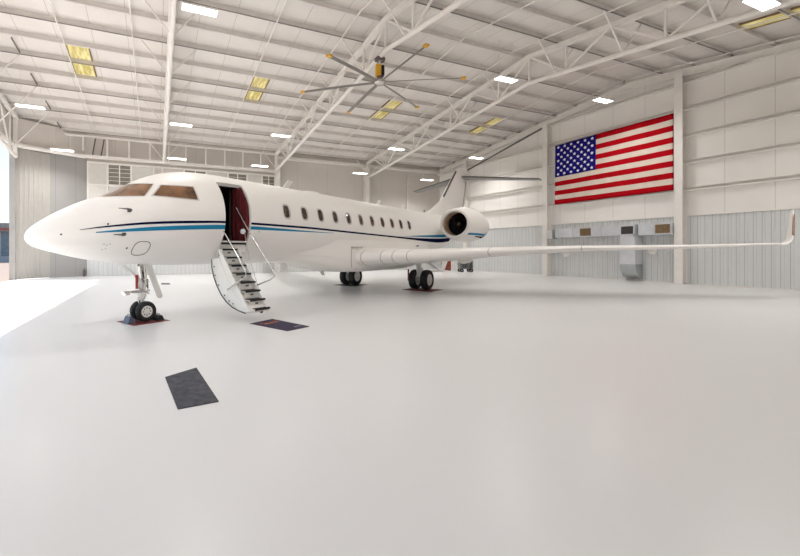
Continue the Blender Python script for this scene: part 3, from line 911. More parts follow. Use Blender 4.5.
for i in range(54):
    s = 3.6 + 13.4 * i / 53
    b = FB(s); w = FW(s); k = min(1, w / 1.2)
    half = cat([(1.18 * k, 2.62), (min(1.235, 1.235 * k), 2.36), (.5 * (1.20 * k + w), 2.03), (w, 1.68), (w * .985, b + .42), (w * .90, b + .14), (w * .62, b + .02), (0, b)])
    ring = [(s, p_, z_) for p_, z_ in half] + [(s, -p_, z_) for p_, z_ in half[-2::-1]]
    rings.append(ring)
mb.loft(rings); mb.build('belly_fairing', M['white_paint'], jet)

# wings --------------------------------------------------------------------
LEs = lambda p: 7.9 + (17.1 - 7.9) / (14.05 - 1.3) * (p - 1.3)
Zw = pch([.5, 1.3, 3, 4, 5.4, 7, 8.2, 10.6, 14.05], [1.55, 1.57, 1.63, 1.70, 1.80, 1.885, 1.94, 1.985, 2.10])
Cw = pch([.5, 1.3, 5.2, 14.05], [6.6, 6.1, 3.75, 1.25])
Tw = pch([.5, 1.3, 2.96, 4.03, 5.38, 7.07, 8.2, 10.6, 14.05], [.84, .80, .60, .52, .40, .29, .23, .17, .085])
def foil(n=16):
    out = []
    def yt(x): return 5 * (.2969 * math.sqrt(x) - .126 * x - .3516 * x * x + .2843 * x ** 3 - .1036 * x ** 4)
    xs = [.5 * (1 - math.cos(PI * i / n)) for i in range(n + 1)]; xs = [0, .002, .006] + xs[1:]
    out = [(x, yt(x)) for x in xs[::-1]] + [(x, -yt(x)) for x in xs[1:-1]]
    return out
FO = foil()
def wing_ring(p, grow=0., x1=1.0):
    c = Cw(p); th = Tw(p); bl = max(0., min(1., (8 - p) / 5.0)); out = []
    for x, y in FO:
        yb_ = y
        if x < .3:
            yb_ = math.copysign(.5 * max(0., 1 - (1 - x / .3) ** 3.4) ** .42, y) * (1 if x > 0 else 0)
        yy = y * (1 - bl) + yb_ * bl
        out.append((LEs(p) + x * c - grow * (1 - x), p, Zw(p) - .02 * c * x * .6 + yy * (th + grow * 2)))
    return out
for side, nm in ((1, 'port'), (-1, 'stbd')):
    tf = (lambda s, p, z: (s, -p, z)) if side > 0 else (lambda s, p, z: (s, p, z))
    mb = MB(tf)
    ps = [.5, 1.3, 2, 2.5, 3, 3.5, 4, 4.7, 5.4, 6.2, 7, 8, 9, 10, 11, 12, 13, 13.6, 14.05]
    mb.loft([wing_ring(p) for p in ps]); wing = mb.build('wing', M['white_paint'], jet)
    # winglet: blended curve up
    mb = MB(tf); rings = []
    for i in range(9):
        u = i / 8
        if u < .4:
            q = u / .4 * math.radians(78); pc = 14.05 + .32 * math.sin(q); zc = 2.10 - .03 + .32 * (1 - math.cos(q)); roll = q
        else:
            w = (u - .4) / .6; pc = 14.363 + .15 * w; zc = 2.07 + .254 + 1.10 * w; roll = math.radians(80)
        ch = 1.25 * (1 - u) + .42 * u; le = 17.1 + 1.08 * u; th = .085 * (1 - u) + .045 * u
        ring = []
        for x, y in FO:
            e = y * th
            ring.append((le + x * ch, pc - e * math.sin(roll), zc + e * math.cos(roll)))
        rings.append(ring)
    mb.loft(rings); wl = mb.build('winglet', M['white_paint'], wing)
    mb = MB(tf)
    mb.tube([(17.60, 14.385, 2.42), (18.09, 14.495, 3.22)], [.036, .026], 8); mb.build('winglet_edge', M['bronze'], wing)
    # leading edge panel joints
    def strip(p, dp=.010, x1=.16):
        mb = MB(tf)
        sel = [i for i, (x, y) in enumerate(FO) if x <= x1]
        # order along the section from upper to lower through the nose
        up = sorted([i for i in sel if FO[i][1] >= 0], key=lambda i: -FO[i][0]); lo = sorted([i for i in sel if FO[i][1] < 0], key=lambda i: FO[i][0])
        a = wing_ring(p - dp, .006); b = wing_ring(p + dp, .006)
        mb.loft([[a[i] for i in up + lo], [b[i] for i in up + lo]], closed=False, cap0=False, cap1=False)
        mb.build('panel_joint', M['seamline'], wing)
    for p in (1.53, 2.15, 2.52, 2.98, 5.5, 8.3): strip(p)
    # flap track fairings under the wing
    for p, L in ((3.9, 2.0), (7.6, 1.5), (10.4, 1.0)):
        s0 = LEs(p) + Cw(p) * .55; zz = Zw(p) - Tw(p) * .45
        mb = MB(tf); mb.lathe([(0, .0), (.1 * L, .09), (.35 * L, .15), (.7 * L, .12), (L, .0)], (s0, p, zz - .06), (1, 0, 0), 14)
        mb.build('flap_track_fairing', M['white_paint'], wing)

# root step line
mb = MB(jf); mb.box(7.75, 8.5, 1.20, 1.36, 1.975, 2.0); mb.build('root_strake', M['seamline'], jet)
mb = MB(jf); mb.tube([(7.66, 1.385, 1.99), (7.60, 1.40, 1.75), (7.60, 1.40, 1.40), (7.66, 1.38, 1.19)], .012, 6); mb.build('root_joint', M['seamline'], jet)
mb = MB(jf); mb.prism([(13.45, 1.30, 2.06), (13.75, 1.30, 2.06), (13.70, 1.36, 2.14), (13.52, 1.36, 2.12)], (0, .03, 0)); mb.build('drain_vent', M['seal'], jet)

# engines ------------------------------------------------------------------
for side in (1, -1):
    tf = (lambda s, p, z: (s, -p, z)) if side > 0 else (lambda s, p, z: (s, p, z))
    E0 = (15.65, 2.45, 3.29)
    mb = MB(tf)
    mb.lathe([(.10, .79), (.5, .88), (1.1, .96), (1.9, .98), (2.8, .90), (3.6, .75), (4.3, .58), (4.7, .47), (4.7, .43), (3.9, .42)], E0, (1, 0, 0), 48)
    en = mb.build('engine_nacelle', M['white_paint'], jet)
    mb = MB(tf)
    mb.lathe([(.22, .63), (.10, .645), (.03, .675), (0, .715), (.02, .755), (.10, .792), (.14, .80)], E0, (1, 0, 0), 48); mb.build('intake_lip', M['white_part'], en)
    mb = MB(tf); mb.lathe([(.2, .632), (.5, .62), (.95, .63)], E0, (1, 0, 0), 48); mb.build('intake_liner', M['copper'], en)
    mb = MB(tf); mb.lathe([(.95, .64), (.95, .2), (.95, 0.001)], E0, (1, 0, 0), 40)
    for k in range(22):
        a = 2 * PI * k / 22
        r0, r1 = .18, .62
        def P(r, x, da): return (E0[0] + x, E0[1] + r * math.cos(a + da), E0[2] + r * math.sin(a + da))
        mb.add([P(r0, .90, -.1), P(r1, .90, -.05), P(r1, .80, .09), P(r0, .78, .12)], [(0, 1, 2, 3)])
    mb.build('fan_rotor', M['fandark'], en, recalc=False)
    mb = MB(tf); mb.lathe([(.50, .001), (.55, .07), (.66, .14), (.80, .19), (.94, .2)], E0, (1, 0, 0), 24); mb.build('spinner', M['fandark'], en)
    mb = MB(tf); pts = []
    for i in range(18):
        t = i / 17; x = .56 + .26 * t; r = .075 + .105 * t; a = t * 4.2
        pts.append((E0[0] + x - .01, E0[1] + r * math.cos(a), E0[2] + r * math.sin(a)))
    mb.tube(pts, .012, 6); mb.build('spinner_swirl', M['star'], en)
    mb = MB(tf); mb.lathe([(3.9, .42), (4.9, .36), (5.15, .30), (5.15, .27), (4.5, .27)], E0, (1, 0, 0), 32); mb.build('exhaust_nozzle', M['metal'], en)
    # livery bands on the nacelle: two strips at fixed heights
    NR = pch([.10, .5, 1.1, 1.9, 2.8, 3.6, 4.3, 4.7], [.79, .88, .96, .98, .90, .75, .58, .47])
    def nb(name, m, zt, zb, x0, x1):
        mb = MB(tf); rings = []
        for i in range(24):
            x = x0 + (x1 - x0) * i / 23; R = NR(x) + .005; ring = []
            for j in range(5):
                h = zt(x) + (zb(x) - zt(x)) * j / 4
                h = max(-.999 * R, min(.999 * R, h)); ring.append((E0[0] + x, E0[1] + math.sqrt(max(0, R * R - h * h)), E0[2] + h))
            rings.append(ring)
        mb.loft(rings, closed=False, cap0=False, cap1=False); mb.build(name, m, en)
    nb('nacelle_blue_band', M['blue'], lambda x: -.50 + .2 * max(0, (x - 2.6) / 1.6), lambda x: -.60 + .30 * max(0, (x - 2.4) / 1.8), .30, 4.4)
    nb('nacelle_navy_band', M['navy'], lambda x: -.65 + .30 * max(0, (x - 2.4) / 1.8), lambda x: -.69 - .05 * max(0, (x - 1.2) / 1.5) + .36 * max(0, (x - 2.7) / 1.7), 1.2, 4.4)
    # pylon
    mb = MB(tf)
    mb.loft([[(16.9 + x * 3.4, .6, 3.36 + y * .36) for x, y in FO], [(17.1 + x * 3.0, 1.75, 3.32 + y * .30) for x, y in FO]]); mb.build('engine_pylon', M['white_paint'], jet)

# tail fin, tailplane -------------------------------------------------------
def fin_ring(z, le, te, th): return [(le + x * (te - le), y * th, z) for x, y in FO]
mb = MB(jf)
rows = [(3.9, 17.3, 24.2, .30), (4.15, 17.45, 24.25, .30), (4.28, 17.9, 24.25, .32), (4.45, 18.45, 24.27, .36), (4.72, 19.05, 24.3, .42), (5.1, 19.82, 24.35, .44), (5.5, 20.3, 24.7, .43), (6.08, 20.95, 25.1, .40), (6.45, 21.40, 25.4, .38), (7.0, 22.05, 25.45, .35), (7.5, 22.62, 25.45, .32), (7.66, 22.82, 25.45, .32), (7.80, 23.2, 25.4, .26), (7.86, 23.6, 25.3, .12)]
mb.loft([fin_ring(*r) for r in rows]); fin = mb.build('tail_fin', M['white_paint'], jet)
mb = MB(jf); mb.tube([(20.28, .05, 5.40), (22.60, .04, 7.44)], [.075, .06], 8); mb.build('fin_deicing_edge', M['seal'], fin)
mb = MB(jf)
for sgn in (1, -1): mb.prism([(23.55, sgn * .16, 4.9), (23.62, sgn * .16, 4.9), (24.5, sgn * .12, 7.0), (24.43, sgn * .12, 7.0)], (0, sgn * .02, 0))
mb.build('rudder_gap', M['seamline'], fin)
mb = MB(jf); mb.lathe([(0, 0), (.15, .12), (.5, .17), (2.4, .16), (3.3, .06), (3.5, 0)], (22.9, 0, 7.55), (1, 0, 0), 16); mb.build('tail_bullet', M['white_paint'], fin)
TP = lambda u: (23.3 + 2.4 * u, 2.1 - 1.1 * u, 7.20 - .36 * u, .18 - .11 * u)
for side in (1, -1):
    tf = (lambda s, p, z: (s, -p, z)) if side > 0 else (lambda s, p, z: (s, p, z))
    mb = MB(tf); rings = []
    for i in range(9):
        u = i / 8; le, c, z, th = TP(u)
        rings.append([(le + x * c, .05 + 4.65 * u, z + y * th) for x, y in FO])
    mb.loft(rings); tpn = mb.build('tailplane', M['tailgrey'], jet); tpn['label'] = 'grey tailplane half'
    mb = MB(tf); mb.tube([(23.44, .3, 7.18), (25.68, 4.65, 6.845)], [.045, .03], 8); mb.build('tailplane_deicing_edge', M['seal'], tpn)

# antennas on the roof
def blade(s, h, L=.28, lean=.28, p=0):
    z0 = TOP(s) - .03
    mb = MB(jf); mb.prism([(s, -.015 + p, z0), (s + L, -.015 + p, z0), (s + L * .75 + lean, -.015 + p, z0 + h), (s + lean, -.015 + p, z0 + h)], (0, .03, 0)); mb.build('blade_antenna', M['white_part'], jet)
blade(5.15, .36, .34, .36); blade(11.75, .30, .3, .3); blade(14.4, .30, .28, .24)
mb = MB(jf); mb.tube([(17.42, 0, 4.1), (17.42, 0, 4.33)], .03, 8); mb.build('beacon_light', M['seal'], jet)
mb = MB(jf); mb.lathe([(0, 0), (.25, .055), (.6, .10), (1.0, .10), (1.25, .05), (1.35, 0)], (5.95, 0, 4.09), (1, 0, 0), 18, ref=(0, 1, 0)); 
o = mb.build('antenna_dome', M['white_part'], jet); o.scale = (1, 3.2, 1); o.location = (0, 0, 0)
for s, p, zt_ in ((4.9, .15, 1.46), (7.25, .05, 1.10)):
    mb = MB(jf); mb.prism([(s, p - .012, zt_), (s + .3, p - .012, zt_), (s + .38, p - .012, zt_ - .26), (s + .2, p - .012, zt_ - .26)], (0, .024, 0)); mb.build('belly_antenna', M['white_part'], jet)

# airstair ------------------------------------------------------------------
st = MB(jf)
arc = [(.84, 1.60), (.85, 1.38), (.93, 1.14), (1.08, .88), (1.27, .65), (1.50, .47), (1.75, .35), (2.0, .28), (2.28, .24)]
innr = [(1.16, 1.66), (1.26, 1.50), (1.40, 1.28), (1.56, 1.05), (1.72, .84), (1.90, .65), (2.06, .50), (2.22, .38), (2.36, .28)]
n = len(arc); a0, a1 = DS0 - .10, 2.24
def ringa(s): return [(s, p, z) for p, z in arc] + [(s, p, z) for p, z in innr[::-1]]
st.loft([ringa(a0), ringa(a1)], smooth=False)
stair = st.build('airstair', M['white_part'], jet)
# cheek plates either side of the treads
tread = []
for k in range(8): tread.append((1.14 + .172 * k, 1.885 - .223 * k))
for s in (a0 + .015, a1 - .04):
    mb = MB(jf)
    up = [(p - .10, z + .10) for p, z in tread]; 
    prof = [(1.20, 1.70)] + [(1.10, 1.80), (1.20, 1.84)] + [(p + .07, z - .04) for p, z in tread[1:]] + [(2.38, .27)] + [(p, z) for p, z in innr[::-1]]
    mb.prism([(s, p, z) for p, z in prof], (.035, 0, 0)); mb.build('side_cheek', M['white_part'], stair)
mb = MB(jf)
mb.tube([(a0 - .005, p, z) for p, z in arc], .018, 8); mb.tube([(a1 + .005, p, z) for p, z in arc], .018, 8); mb.build('door_seal', M['seal'], stair)
mb = MB(jf)
for p, z in ((.95, 1.40), (1.0, 1.16), (1.16, .90), (1.42, .64), (1.62, .50), (1.78, .44)): mb.lathe([(0, .022), (-.012, .022), (-.014, 0)], (a0, p, z), (1, 0, 0), 10)
mb.build('door_latch', M['seal'], stair)
for k, (p, z) in enumerate(tread):
    s0 = 1.635 + .018 * k; s1 = s0 + .545
    mb = MB(jf); mb.box(s0, s1, p - .16, p + .055, z - .03, z); mb.box(s0, s1, p - .17, p - .14, z - (.2 if k < 7 else .06), z)
    # riser below the nosing
    mb.box(s0, s1, p + .0, p + .03, z - (.19 if k < 7 else .08), z - .03)
    tr = mb.build('tread', M['white_part'], stair)
    mb = MB(jf); mb.box(s0 + .02, s1 - .02, p - .13, p + .06, z, z + .014); mb.box(s0 + .01, s1 - .01, p + .05, p + .066, z - .036, z + .014); mb.build('grip_pad', M['black'], tr)
    mb = MB(jf); mb.box((s0 + s1) / 2 - .07, (s0 + s1) / 2 + .03, p + .03, p + .037, z - .12, z - .08); mb.build('step_lamp', M['seal'], tr)
mb = MB(jf); mb.tube([(1.62, 1.26, 2.39), (1.62, 1.74, 1.86), (1.62, 2.20, 1.30), (1.62, 2.23, 1.18), (1.55, 2.12, 1.10), (1.50, 1.60, .80)], .02, 8); mb.build('handrail', M['metal'], stair)
mb = MB(jf); mb.tube([(2.42, .82, 3.12), (2.42, 1.25, 2.58), (2.42, 2.40, 1.26), (2.42, 2.44, 1.14), (2.36, 2.34, 1.06), (2.22, 1.86, .86)], .02, 8); mb.build('handrail', M['metal'], stair)
mb = MB(jf); mb.tube([(2.40, 1.18, 2.52), (2.33, 1.50, 1.68), (2.21, 2.16, .56)], .008, 6); mb.build('support_cable', M['metal'], stair)
mb = MB(jf); mb.lathe([(-.03, 0), (-.03, .075), (.03, .075), (.03, 0)], (2.36, 1.20, 2.40), (0, 1, 0), 16); mb.build('door_handle', M['star'], stair)

# landing gear ----------------------------------------------------------------
def wheel(parent, s, p, R, W, rim):
    mb = MB(jf)
    mb.lathe([(-W * .36, R * .56), (-W * .46, R * .70), (-W * .48, R * .85), (-W * .38, R * .95), (-W * .2, R * .99), (0, R), (W * .2, R * .99), (W * .38, R * .95), (W * .48, R * .85), (W * .46, R * .70), (W * .36, R * .56)], (s, p, R), (0, 1, 0), 36)
    mb.build('tyre', M['tyre'], parent)
    mb = MB(jf)
    for q in (-1, 1):
        mb.lathe([(q * W * .36, R * .57), (q * W * .40, R * .52), (q * W * .33, R * .46), (q * W * .30, R * .25), (q * W * .38, R * .2), (q * W * .40, 0.001)], (s, p, R), (0, 1, 0), 30)
    mb.build('wheel_hub', M['white_part'], parent)
    mb = MB(jf)
    for q in (-1, 1):
        for k in range(8):
            a = 2 * PI * k / 8
            mb.lathe([(q * W * .305, .018), (q * W * .34, .018), (q * W * .34, 0.001)], (s + R * .36 * math.cos(a), p, R + R * .36 * math.sin(a)), (0, 1, 0), 8)
        mb.lathe([(q * W * .39, R * .11), (q * W * .43, R * .10), (q * W * .43, 0.001)], (s, p, R), (0, 1, 0), 12)
    mb.build('wheel_bolt', M['seal'], parent)
mb = MB(jf)
mb.tube([(0, 0, .27), (-.03, 0, .60)], .045, 12); mb.tube([(-.03, 0, .58), (-.09, 0, 1.55)], .085, 14)
mb.tube([(0, -.25, .265), (0, .25, .265)], .035, 10)
mb.tube([(-.03, 0, .64), (-.03, 0, .80)], .115, 14)
ng = mb.build('nose_gear', M['white_part'], jet)
for p in (-.155, .155): wheel(ng, 0, p, .265, .17, .5)
mb = MB(jf); mb.tube([(-.08, .0, .98), (-.24, .0, 1.22), (-.66, 0, 1.55)], .035, 10); mb.tube([(-.24, .09, 1.25), (-.66, .09, 1.55)], .022, 8); mb.build('drag_brace', M['white_part'], ng)
mb = MB(jf); mb.tube([(-.04, 0, .70), (-.14, 0, .58), (-.06, 0, .42)], .03, 8); mb.build('torque_link', M['metal'], ng)
mb = MB(jf); mb.box(-.52, -.06, -.05, .07, .76, .81); mb.box(-.50, -.40, -.1, .12, .72, .80); mb.tube([(-.3, .1, .78), (.12, .12, .80)], .03, 8); mb.tube([(-.2, .12, .9), (.1, .12, .72)], .018, 8)
mb.build('steering_actuator', M['metal'], ng)
mb = MB(jf); mb.tube([(-.02, .10, 1.50), (.02, .10, 1.05), (-.02, .09, .82)], .04, 10); mb.tube([(-.14, .1, 1.45), (-.10, .1, 1.12)], .045, 10); mb.tube([(-.06, .09, 1.12), (.10, .1, 1.02)], .03, 8); mb.build('lock_link', M['metal'], ng)
mb = MB(jf); mb.tube([(-.20, .06, 1.22), (-.20, .07, .86)], .032, 10); o = mb.build('red_ribbon_tube', M['red'], ng); o['label'] = 'red vertical tube beside the strut'
mb = MB(jf); mb.tube([(.1, .05, 1.1), (.1, .06, .84)], .018, 8); mb.tube([(.02, .1, 1.4), (-.08, .12, 1.1), (.06, .1, .9)], .015, 8); mb.tube([(-.16, .05, 1.5), (-.05, .1, 1.25), (.02, .08, 1.0)], .02, 8); mb.build('hydraulic_hose', M['seal'], ng)
mb = MB(jf); mb.prism([(-.05, .15, 1.52), (.12, .15, 1.52), (.42, .21, .64), (.38, .21, .58), (.28, .21, .60)], (0, .035, 0)); mb.build('gear_door', M['white_part'], ng)

for side in (1, -1):
    sp = lambda s, p, z, side=side: (s, -p * side, z)
    g = MB(sp); SM = 12.55; PM = 2.02
    g.tube([(SM - .05, PM, .47), (SM - .12, PM, .95)], .07, 12); g.tube([(SM - .12, PM, .85), (SM - .22, PM - .1, 1.55)], .115, 14)
    g.tube([(SM, PM - .3, .47), (SM, PM + .3, .47)], .06, 10)
    g.box(SM - .22, SM + .02, PM - .13, PM + .10, .62, .98)
    mg = g.build('main_gear', M['white_part'], jet)
    for q in (-.29, .29):
        pp = PM + q
        W = .36; R = .475
        mb = MB(sp)
        mb.lathe([(-W * .36, R * .56), (-W * .46, R * .70), (-W * .48, R * .85), (-W * .40, R * .94), (-W * .22, R * .99), (0, R), (W * .22, R * .99), (W * .40, R * .94), (W * .48, R * .85), (W * .46, R * .70), (W * .36, R * .56)], (SM, pp, R), (0, 1, 0), 40)
        mb.build('tyre', M['tyre'], mg)
        mb = MB(sp)
        for s_ in (-1, 1):
            mb.lathe([(s_ * W * .37, R * .57), (s_ * W * .42, R * .53), (s_ * W * .34, R * .45), (s_ * W * .28, R * .25), (s_ * W * .40, R * .2), (s_ * W * .42, 0.001)], (SM, pp, R), (0, 1, 0), 30)
        mb.build('wheel_hub', M['white_part'], mg)
        mb = MB(sp)
        for k in range(9):
            a = 2 * PI * k / 9
            mb.lathe([(W * .28, .028), (W * .33, .028), (W * .33, .001)], (SM + R * .34 * math.cos(a), pp, R + R * .34 * math.sin(a)), (0, 1, 0), 8)
        mb.build('wheel_bolt', M['frame'], mg)
    mb = MB(sp); mb.tube([(SM - .15, PM, .9), (SM + 1.9, PM + .1, .78)], .04, 10); mb.tube([(SM + .2, PM - .05, 1.45), (SM + 2.2, PM + .1, .80)], .055, 10); mb.build('side_brace', M['white_part'], mg)
    mb = MB(sp); mb.prism([(SM + .35, PM + .05, 1.42), (SM + .75, PM + .05, 1.42), (SM + 2.45, PM + .12, .76), (SM + 2.2, PM + .12, .72)], (0, .04, 0)); mb.build('gear_door', M['white_part'], mg)
    mb = MB(sp); mb.prism([(SM + 2.1, PM + .10, .74), (SM + 2.42, PM + .10, .72), (SM + 3.15, PM + .05, 1.30), (SM + 2.5, PM + .05, 1.44)], (0, .04, 0)); mb.build('gear_door', M['white_part'], mg)
    if side > 0: mb = MB(sp); mb.box(SM - .30, SM - .26, PM - .55, PM - .485, .42, .95); o = mb.build('gear_pin_ribbon', M['red'], mg); o['label'] = 'red ribbon hanging beside the inner tyre'

# ------------------------------------------------------------------ things on the floor
def jetw(s, p, z=0):
    c, s_ = math.cos(HD), math.sin(HD)
    return (JET[0] + s * c + p * s_, JET[1] + s * s_ - p * c, z)
def floor_mat_thing(name, label, cat, corners, m, h=.012, group=None):
    cx = sum(c[0] for c in corners) / 4; cy = sum(c[1] for c in corners) / 4
    mb = MB(); mb.prism([(c[0] - cx, c[1] - cy, .001) for c in corners], (0, 0, h))
    o = mb.build(name, m, bevel=.004); o.location = (cx, cy, 0)
    tag(o, label, cat, group); return o
floor_mat_thing('floor_mat', 'plain charcoal carpet mat lying alone in the foreground', 'mat', [(.13, 6.07), (.60, 6.38), (.72, 4.85), (.24, 4.79)], M['greymat'])
nm = floor_mat_thing('floor_mat', 'dark navy doormat with orange lettering at the foot of the airstair', 'mat', [(2.22, 9.74), (2.93, 10.17), (3.48, 8.83), (2.81, 8.51)], M['navymat'])
# rough orange script and a pale line printed on the navy mat
cx, cy = (2.22 + 2.93 + 3.48 + 2.81) / 4, (9.74 + 10.17 + 8.83 + 8.51) / 4
e1 = Vector((.71, .43, 0)).normalized(); e2 = Vector((.57, -1.28, 0)).normalized()
def onmat(a, b): 
    q = Vector((2.22, 9.74, .0155)) + e1 * a + e2 * b
    return (q.x - cx, q.y - cy, q.z)
mb = MB(); xs = [.17 + .055 * i for i in range(10)]
for i, a in enumerate(xs):
    h0, h1 = (.26, .44) if i % 3 == 0 else (.32, .44)
    mb.bar(onmat(a, h0), onmat(a + .02, h1), .022, .002)
    if i < 9: mb.bar(onmat(a + .01, .43 if i % 2 else .34), onmat(a + .06, .43 if i % 2 == 0 else .36), .018, .002)
mb.bar(onmat(.14, .22), onmat(.26, .22), .022, .002); mb.bar(onmat(.62, .22), onmat(.70, .30), .022, .002)
mb.build('orange_print', M['orange'], nm)
mb = MB()
for i in range(7): mb.bar(onmat(.46 + .035 * i, 1.20), onmat(.485 + .035 * i, 1.20), .03, .002)
mb.build('pale_print', M['matwhite'], nm)

def drip(s, p, ls, lp, m, label, ang=0):
    cs = [jetw(s + a * ls / 2, p + b * lp / 2)[:2] for a, b in ((-1, -1), (1, -1), (1, 1), (-1, 1))]
    return floor_mat_thing('drip_mat', label, 'mat', cs, m, .005, 'drip mats under the wheels')
drip(.02, .0, .98, .95, M['redmat'], 'dark red mat under the nose wheels')
drip(12.55, 2.1, 1.35, 1.5, M['redmat'], 'dark red mat under the main wheels on the door side')
drip(12.55, -2.02, 1.4, 1.35, M['blackmat'], 'black mat under the far main wheels')

def chock(s, p, flip, m, label, L=.34, w=.17, h=.16):
    x, y, _ = jetw(s, p)
    mb = MB()
    k = -1 if flip else 1
    mb.prism([(-k * w / 2, -L / 2, .010), (k * w / 2, -L / 2, .010), (k * w * .42, -L / 2, h * .55), (k * w * .05, -L / 2, h), (-k * w * .15, -L / 2, h)], (0, L, 0))
    o = mb.build('wheel_chock', m, bevel=.012); o.location = (x, y, 0); o.rotation_euler = (0, 0, HD)
    hd = MB(); hd.tube([(0, -L * .3, h), (0, -L * .2, h + .03), (0, L * .2, h + .03), (0, L * .3, h)], .01, 6); hd.build('grab_rope', M['black'], o)
    tag(o, label, 'chock', 'wheel chocks at the nose gear')
chock(-.39, .04, False, M['chockblue'], 'blue grey wedge chock in front of the nose wheels', .28, .2, .19)
chock(.33, .12, True, M['black'], 'black rubber wedge chock behind the nose wheels', .42, .2, .15)

# floor drain cover between nose gear and airstair
o = floor_mat_thing('floor_drain', 'small dark drain slot in the floor right of the nose gear', 'drain', [(.30, 22.95), (.75, 22.75), (.76, 23.75), (.31, 23.95)], M['seal'], .012)

# equipment in the far right corner, seen below the wing
tc = empty('tool_cabinet', 'red brown tool cabinet by the back corner below the wing', 'cabinet', (25.35, 29.2, 0), -.4)
mb = MB(); mb.box(-.42, .32, -.3, .3, .06, 1.25); mb.build('cabinet_body', M['cabinetred'], tc, bevel=.02)
for k in range(4):
    mb = MB(); mb.box(-.38, .28, -.325, -.30, .12 + k * .28, .36 + k * .28); d = mb.build('drawer', M['cabinetred'], tc)
    mb = MB(); mb.box(-.3, .2, -.345, -.325, .31 + k * .28, .33 + k * .28); mb.build('drawer_pull', M['metal'], d)
for a in (-.36, .26):
    for b in (-.24, .24):
        mb = MB(); mb.lathe([(-.02, .001), (-.02, .05), (.02, .05), (.02, .001)], (a, b, .05), (0, 1, 0), 12); mb.build('caster', M['black'], tc)
gc = empty('ground_power_cart', 'dark grey equipment cart by the back corner right of the red cabinet', 'cart', (25.05, 26.5, 0), -.4)
mb = MB(); mb.box(-.55, .55, -.35, .35, .28, 1.05); mb.build('cart_body', M['cartgrey'], gc, bevel=.04)
mb = MB(); mb.box(-.35, .35, -.30, .30, 1.05, 1.30); mb.build('hood', M['seal'], gc, bevel=.05)
mb = MB()
for i in range(6): mb.box(-.4, .05, -.365, -.35, .38 + i * .09, .42 + i * .09)
mb.build('louvre', M['black'], gc)
mb = MB(); mb.tube([(.3, -.36, .7), (.45, -.42, .5), (.2, -.42, .35), (.4, -.38, .85)], .03, 8); mb.build('coiled_cable', M['black'], gc)
for a in (-.4, .4):
    for b in (-.33, .33):
        mb = MB(); mb.lathe([(-.05, .05), (-.05, .15), (.05, .15), (.05, .05)], (a, b, .152), (0, 1, 0), 18); mb.build('wheel', M['tyre'], gc)
mb = MB(); mb.tube([(-.55, 0, .5), (-.95, 0, .9)], .025, 8); mb.tube([(-.95, -.2, .9), (-.95, .2, .9)], .02, 8); mb.build('tow_handle', M['metal'], gc)

# hoist housing on the back wall
hh = empty('wall_hoist', 'small amber hoist on the back wall just in front of the windscreen', 'hoist', (-1.80, YB - .2, 6.35))
mb = MB(); mb.box(-.1, .1, -.12, .04, -.05, .34); mb.build('casing', M['orangebrown'], hh, bevel=.03)
mb = MB(); mb.tube([(0, -.05, -.05), (0, -.05, -.5)], .02, 8); mb.build('hook_cable', M['dark_steel'], hh)
# rain pipe on the plain part of the back wall
rpz = empty('rain_pipe', 'thin grey pipe with a bent top on the back wall left of the tail fin', 'pipe', (23.3, YB - .20, 0))
mb = MB(); mb.tube([(0, 0, .02), (0, 0, 8.9), (.08, 0, 9.15), (.5, 0, 9.45)], .06, 10); mb.build('pipe_run', M['purlin'], rpz)
mb = MB()
for z in (2.5, 5.5, 8.5): mb.box(-.1, .1, -.07, .08, z, z + .05)
mb.build('pipe_clip', M['purlin'], rpz)
# fire bottle at the foot of the corner wall
fx = empty('fire_extinguisher', 'small dark extinguisher standing at the back corner below the nose', 'extinguisher', (-4.75, 32.25, 0))
mb = MB(); mb.lathe([(0, .001), (0, .10), (.42, .10), (.5, .05), (.54, .03), (.54, .001)], (0, 0, 0), (0, 0, 1), 16); mb.build('cylinder_body', M['dark_steel'], fx)
mb = MB(); mb.tube([(0, 0, .53), (.05, 0, .60), (.14, -.02, .55), (.13, -.02, .25)], .014, 6); mb.build('hose', M['black'], fx)

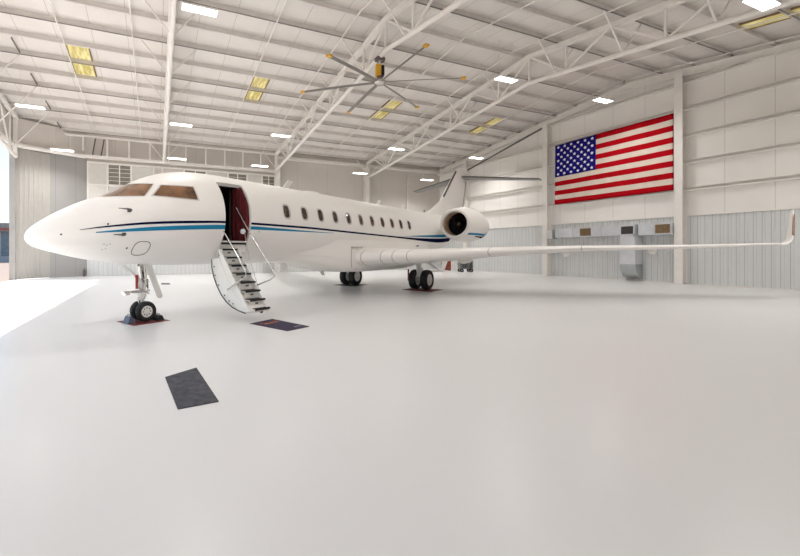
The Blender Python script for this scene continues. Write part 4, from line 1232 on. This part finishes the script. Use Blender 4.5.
# ------------------------------------------------------------------ outside
fb = empty('terminal_building', 'long grey glass fronted building across the apron outside', 'building', (-24, 77, 0))
mb = MB(); mb.box(-40, 16, 0, 10, -.01, 5.2); mb.build('wall', M['farwall'], fb)
mb = MB(); mb.box(-40.5, 16.5, -.8, 10.5, 5.0, 6.3); mb.build('roof_fascia', M['cartgrey'], fb)
mb = MB(); mb.box(-40.5, 16.5, -.85, -.8, 5.15, 5.5); mb.build('red_band', M['farred'], fb)
for k in range(11):
    x = -39 + k * 5
    mb = MB(); mb.box(x, x + 4.6, -.06, 0, 1.0, 4.9); mb.build('window', M['farglass'], fb)

# ------------------------------------------------------------------ sky, sun
w = bpy.data.worlds.new('sky'); scene.world = w; w.use_nodes = True
nt = w.node_tree; bg = nt.nodes['Background']
tc_ = nt.nodes.new('ShaderNodeTexCoord'); sx = nt.nodes.new('ShaderNodeSeparateXYZ'); rp = nt.nodes.new('ShaderNodeValToRGB')
nt.links.new(tc_.outputs['Generated'], sx.inputs[0]); nt.links.new(sx.outputs['Z'], rp.inputs['Fac'])
e = rp.color_ramp.elements
e[0].position = 0.0; e[0].color = (.93, .95, .97, 1)
e[1].position = .62; e[1].color = (.26, .50, .86, 1)
e2_ = e.new(.05); e2_.color = (.88, .93, .97, 1)
e3_ = e.new(.26); e3_.color = (.60, .78, .95, 1)
nt.links.new(rp.outputs['Color'], bg.inputs['Color']); bg.inputs['Strength'].default_value = .42
ld = bpy.data.lights.new('sun', 'SUN'); ld.energy = 4.5; ld.angle = .009; ld.color = (1, .96, .90)
so = bpy.data.objects.new('sun', ld); COL.objects.link(so)
d = Vector((5.38, -2.47, -8.5)).normalized(); so.rotation_euler = d.to_track_quat('-Z', 'Y').to_euler(); so.location = (-30, 20, 40)

# ------------------------------------------------------------------ camera
cd = bpy.data.cameras.new('camera'); cam = bpy.data.objects.new('camera', cd); COL.objects.link(cam)
cd.sensor_width = 36; cd.lens = 389.4 / 800 * 36
cd.shift_x = (400 - 313.5) / 800; cd.shift_y = -(278 - 250.85) / 800
cam.location = (0, 0, 1.8485); cam.rotation_euler = (PI / 2, 0, -math.radians(22.1))
cd.clip_start = .05; cd.clip_end = 1000
scene.camera = cam

scene.view_settings.view_transform = 'Standard'
scene.view_settings.look = 'None'
scene.view_settings.gamma = 1.0
scene.view_settings.use_curve_mapping = False
scene.view_settings.exposure = 1.68
scene.cycles.use_denoising = True
scene.cycles.max_bounces = 12
scene.cycles.diffuse_bounces = 6
scene.cycles.sample_clamp_indirect = 6
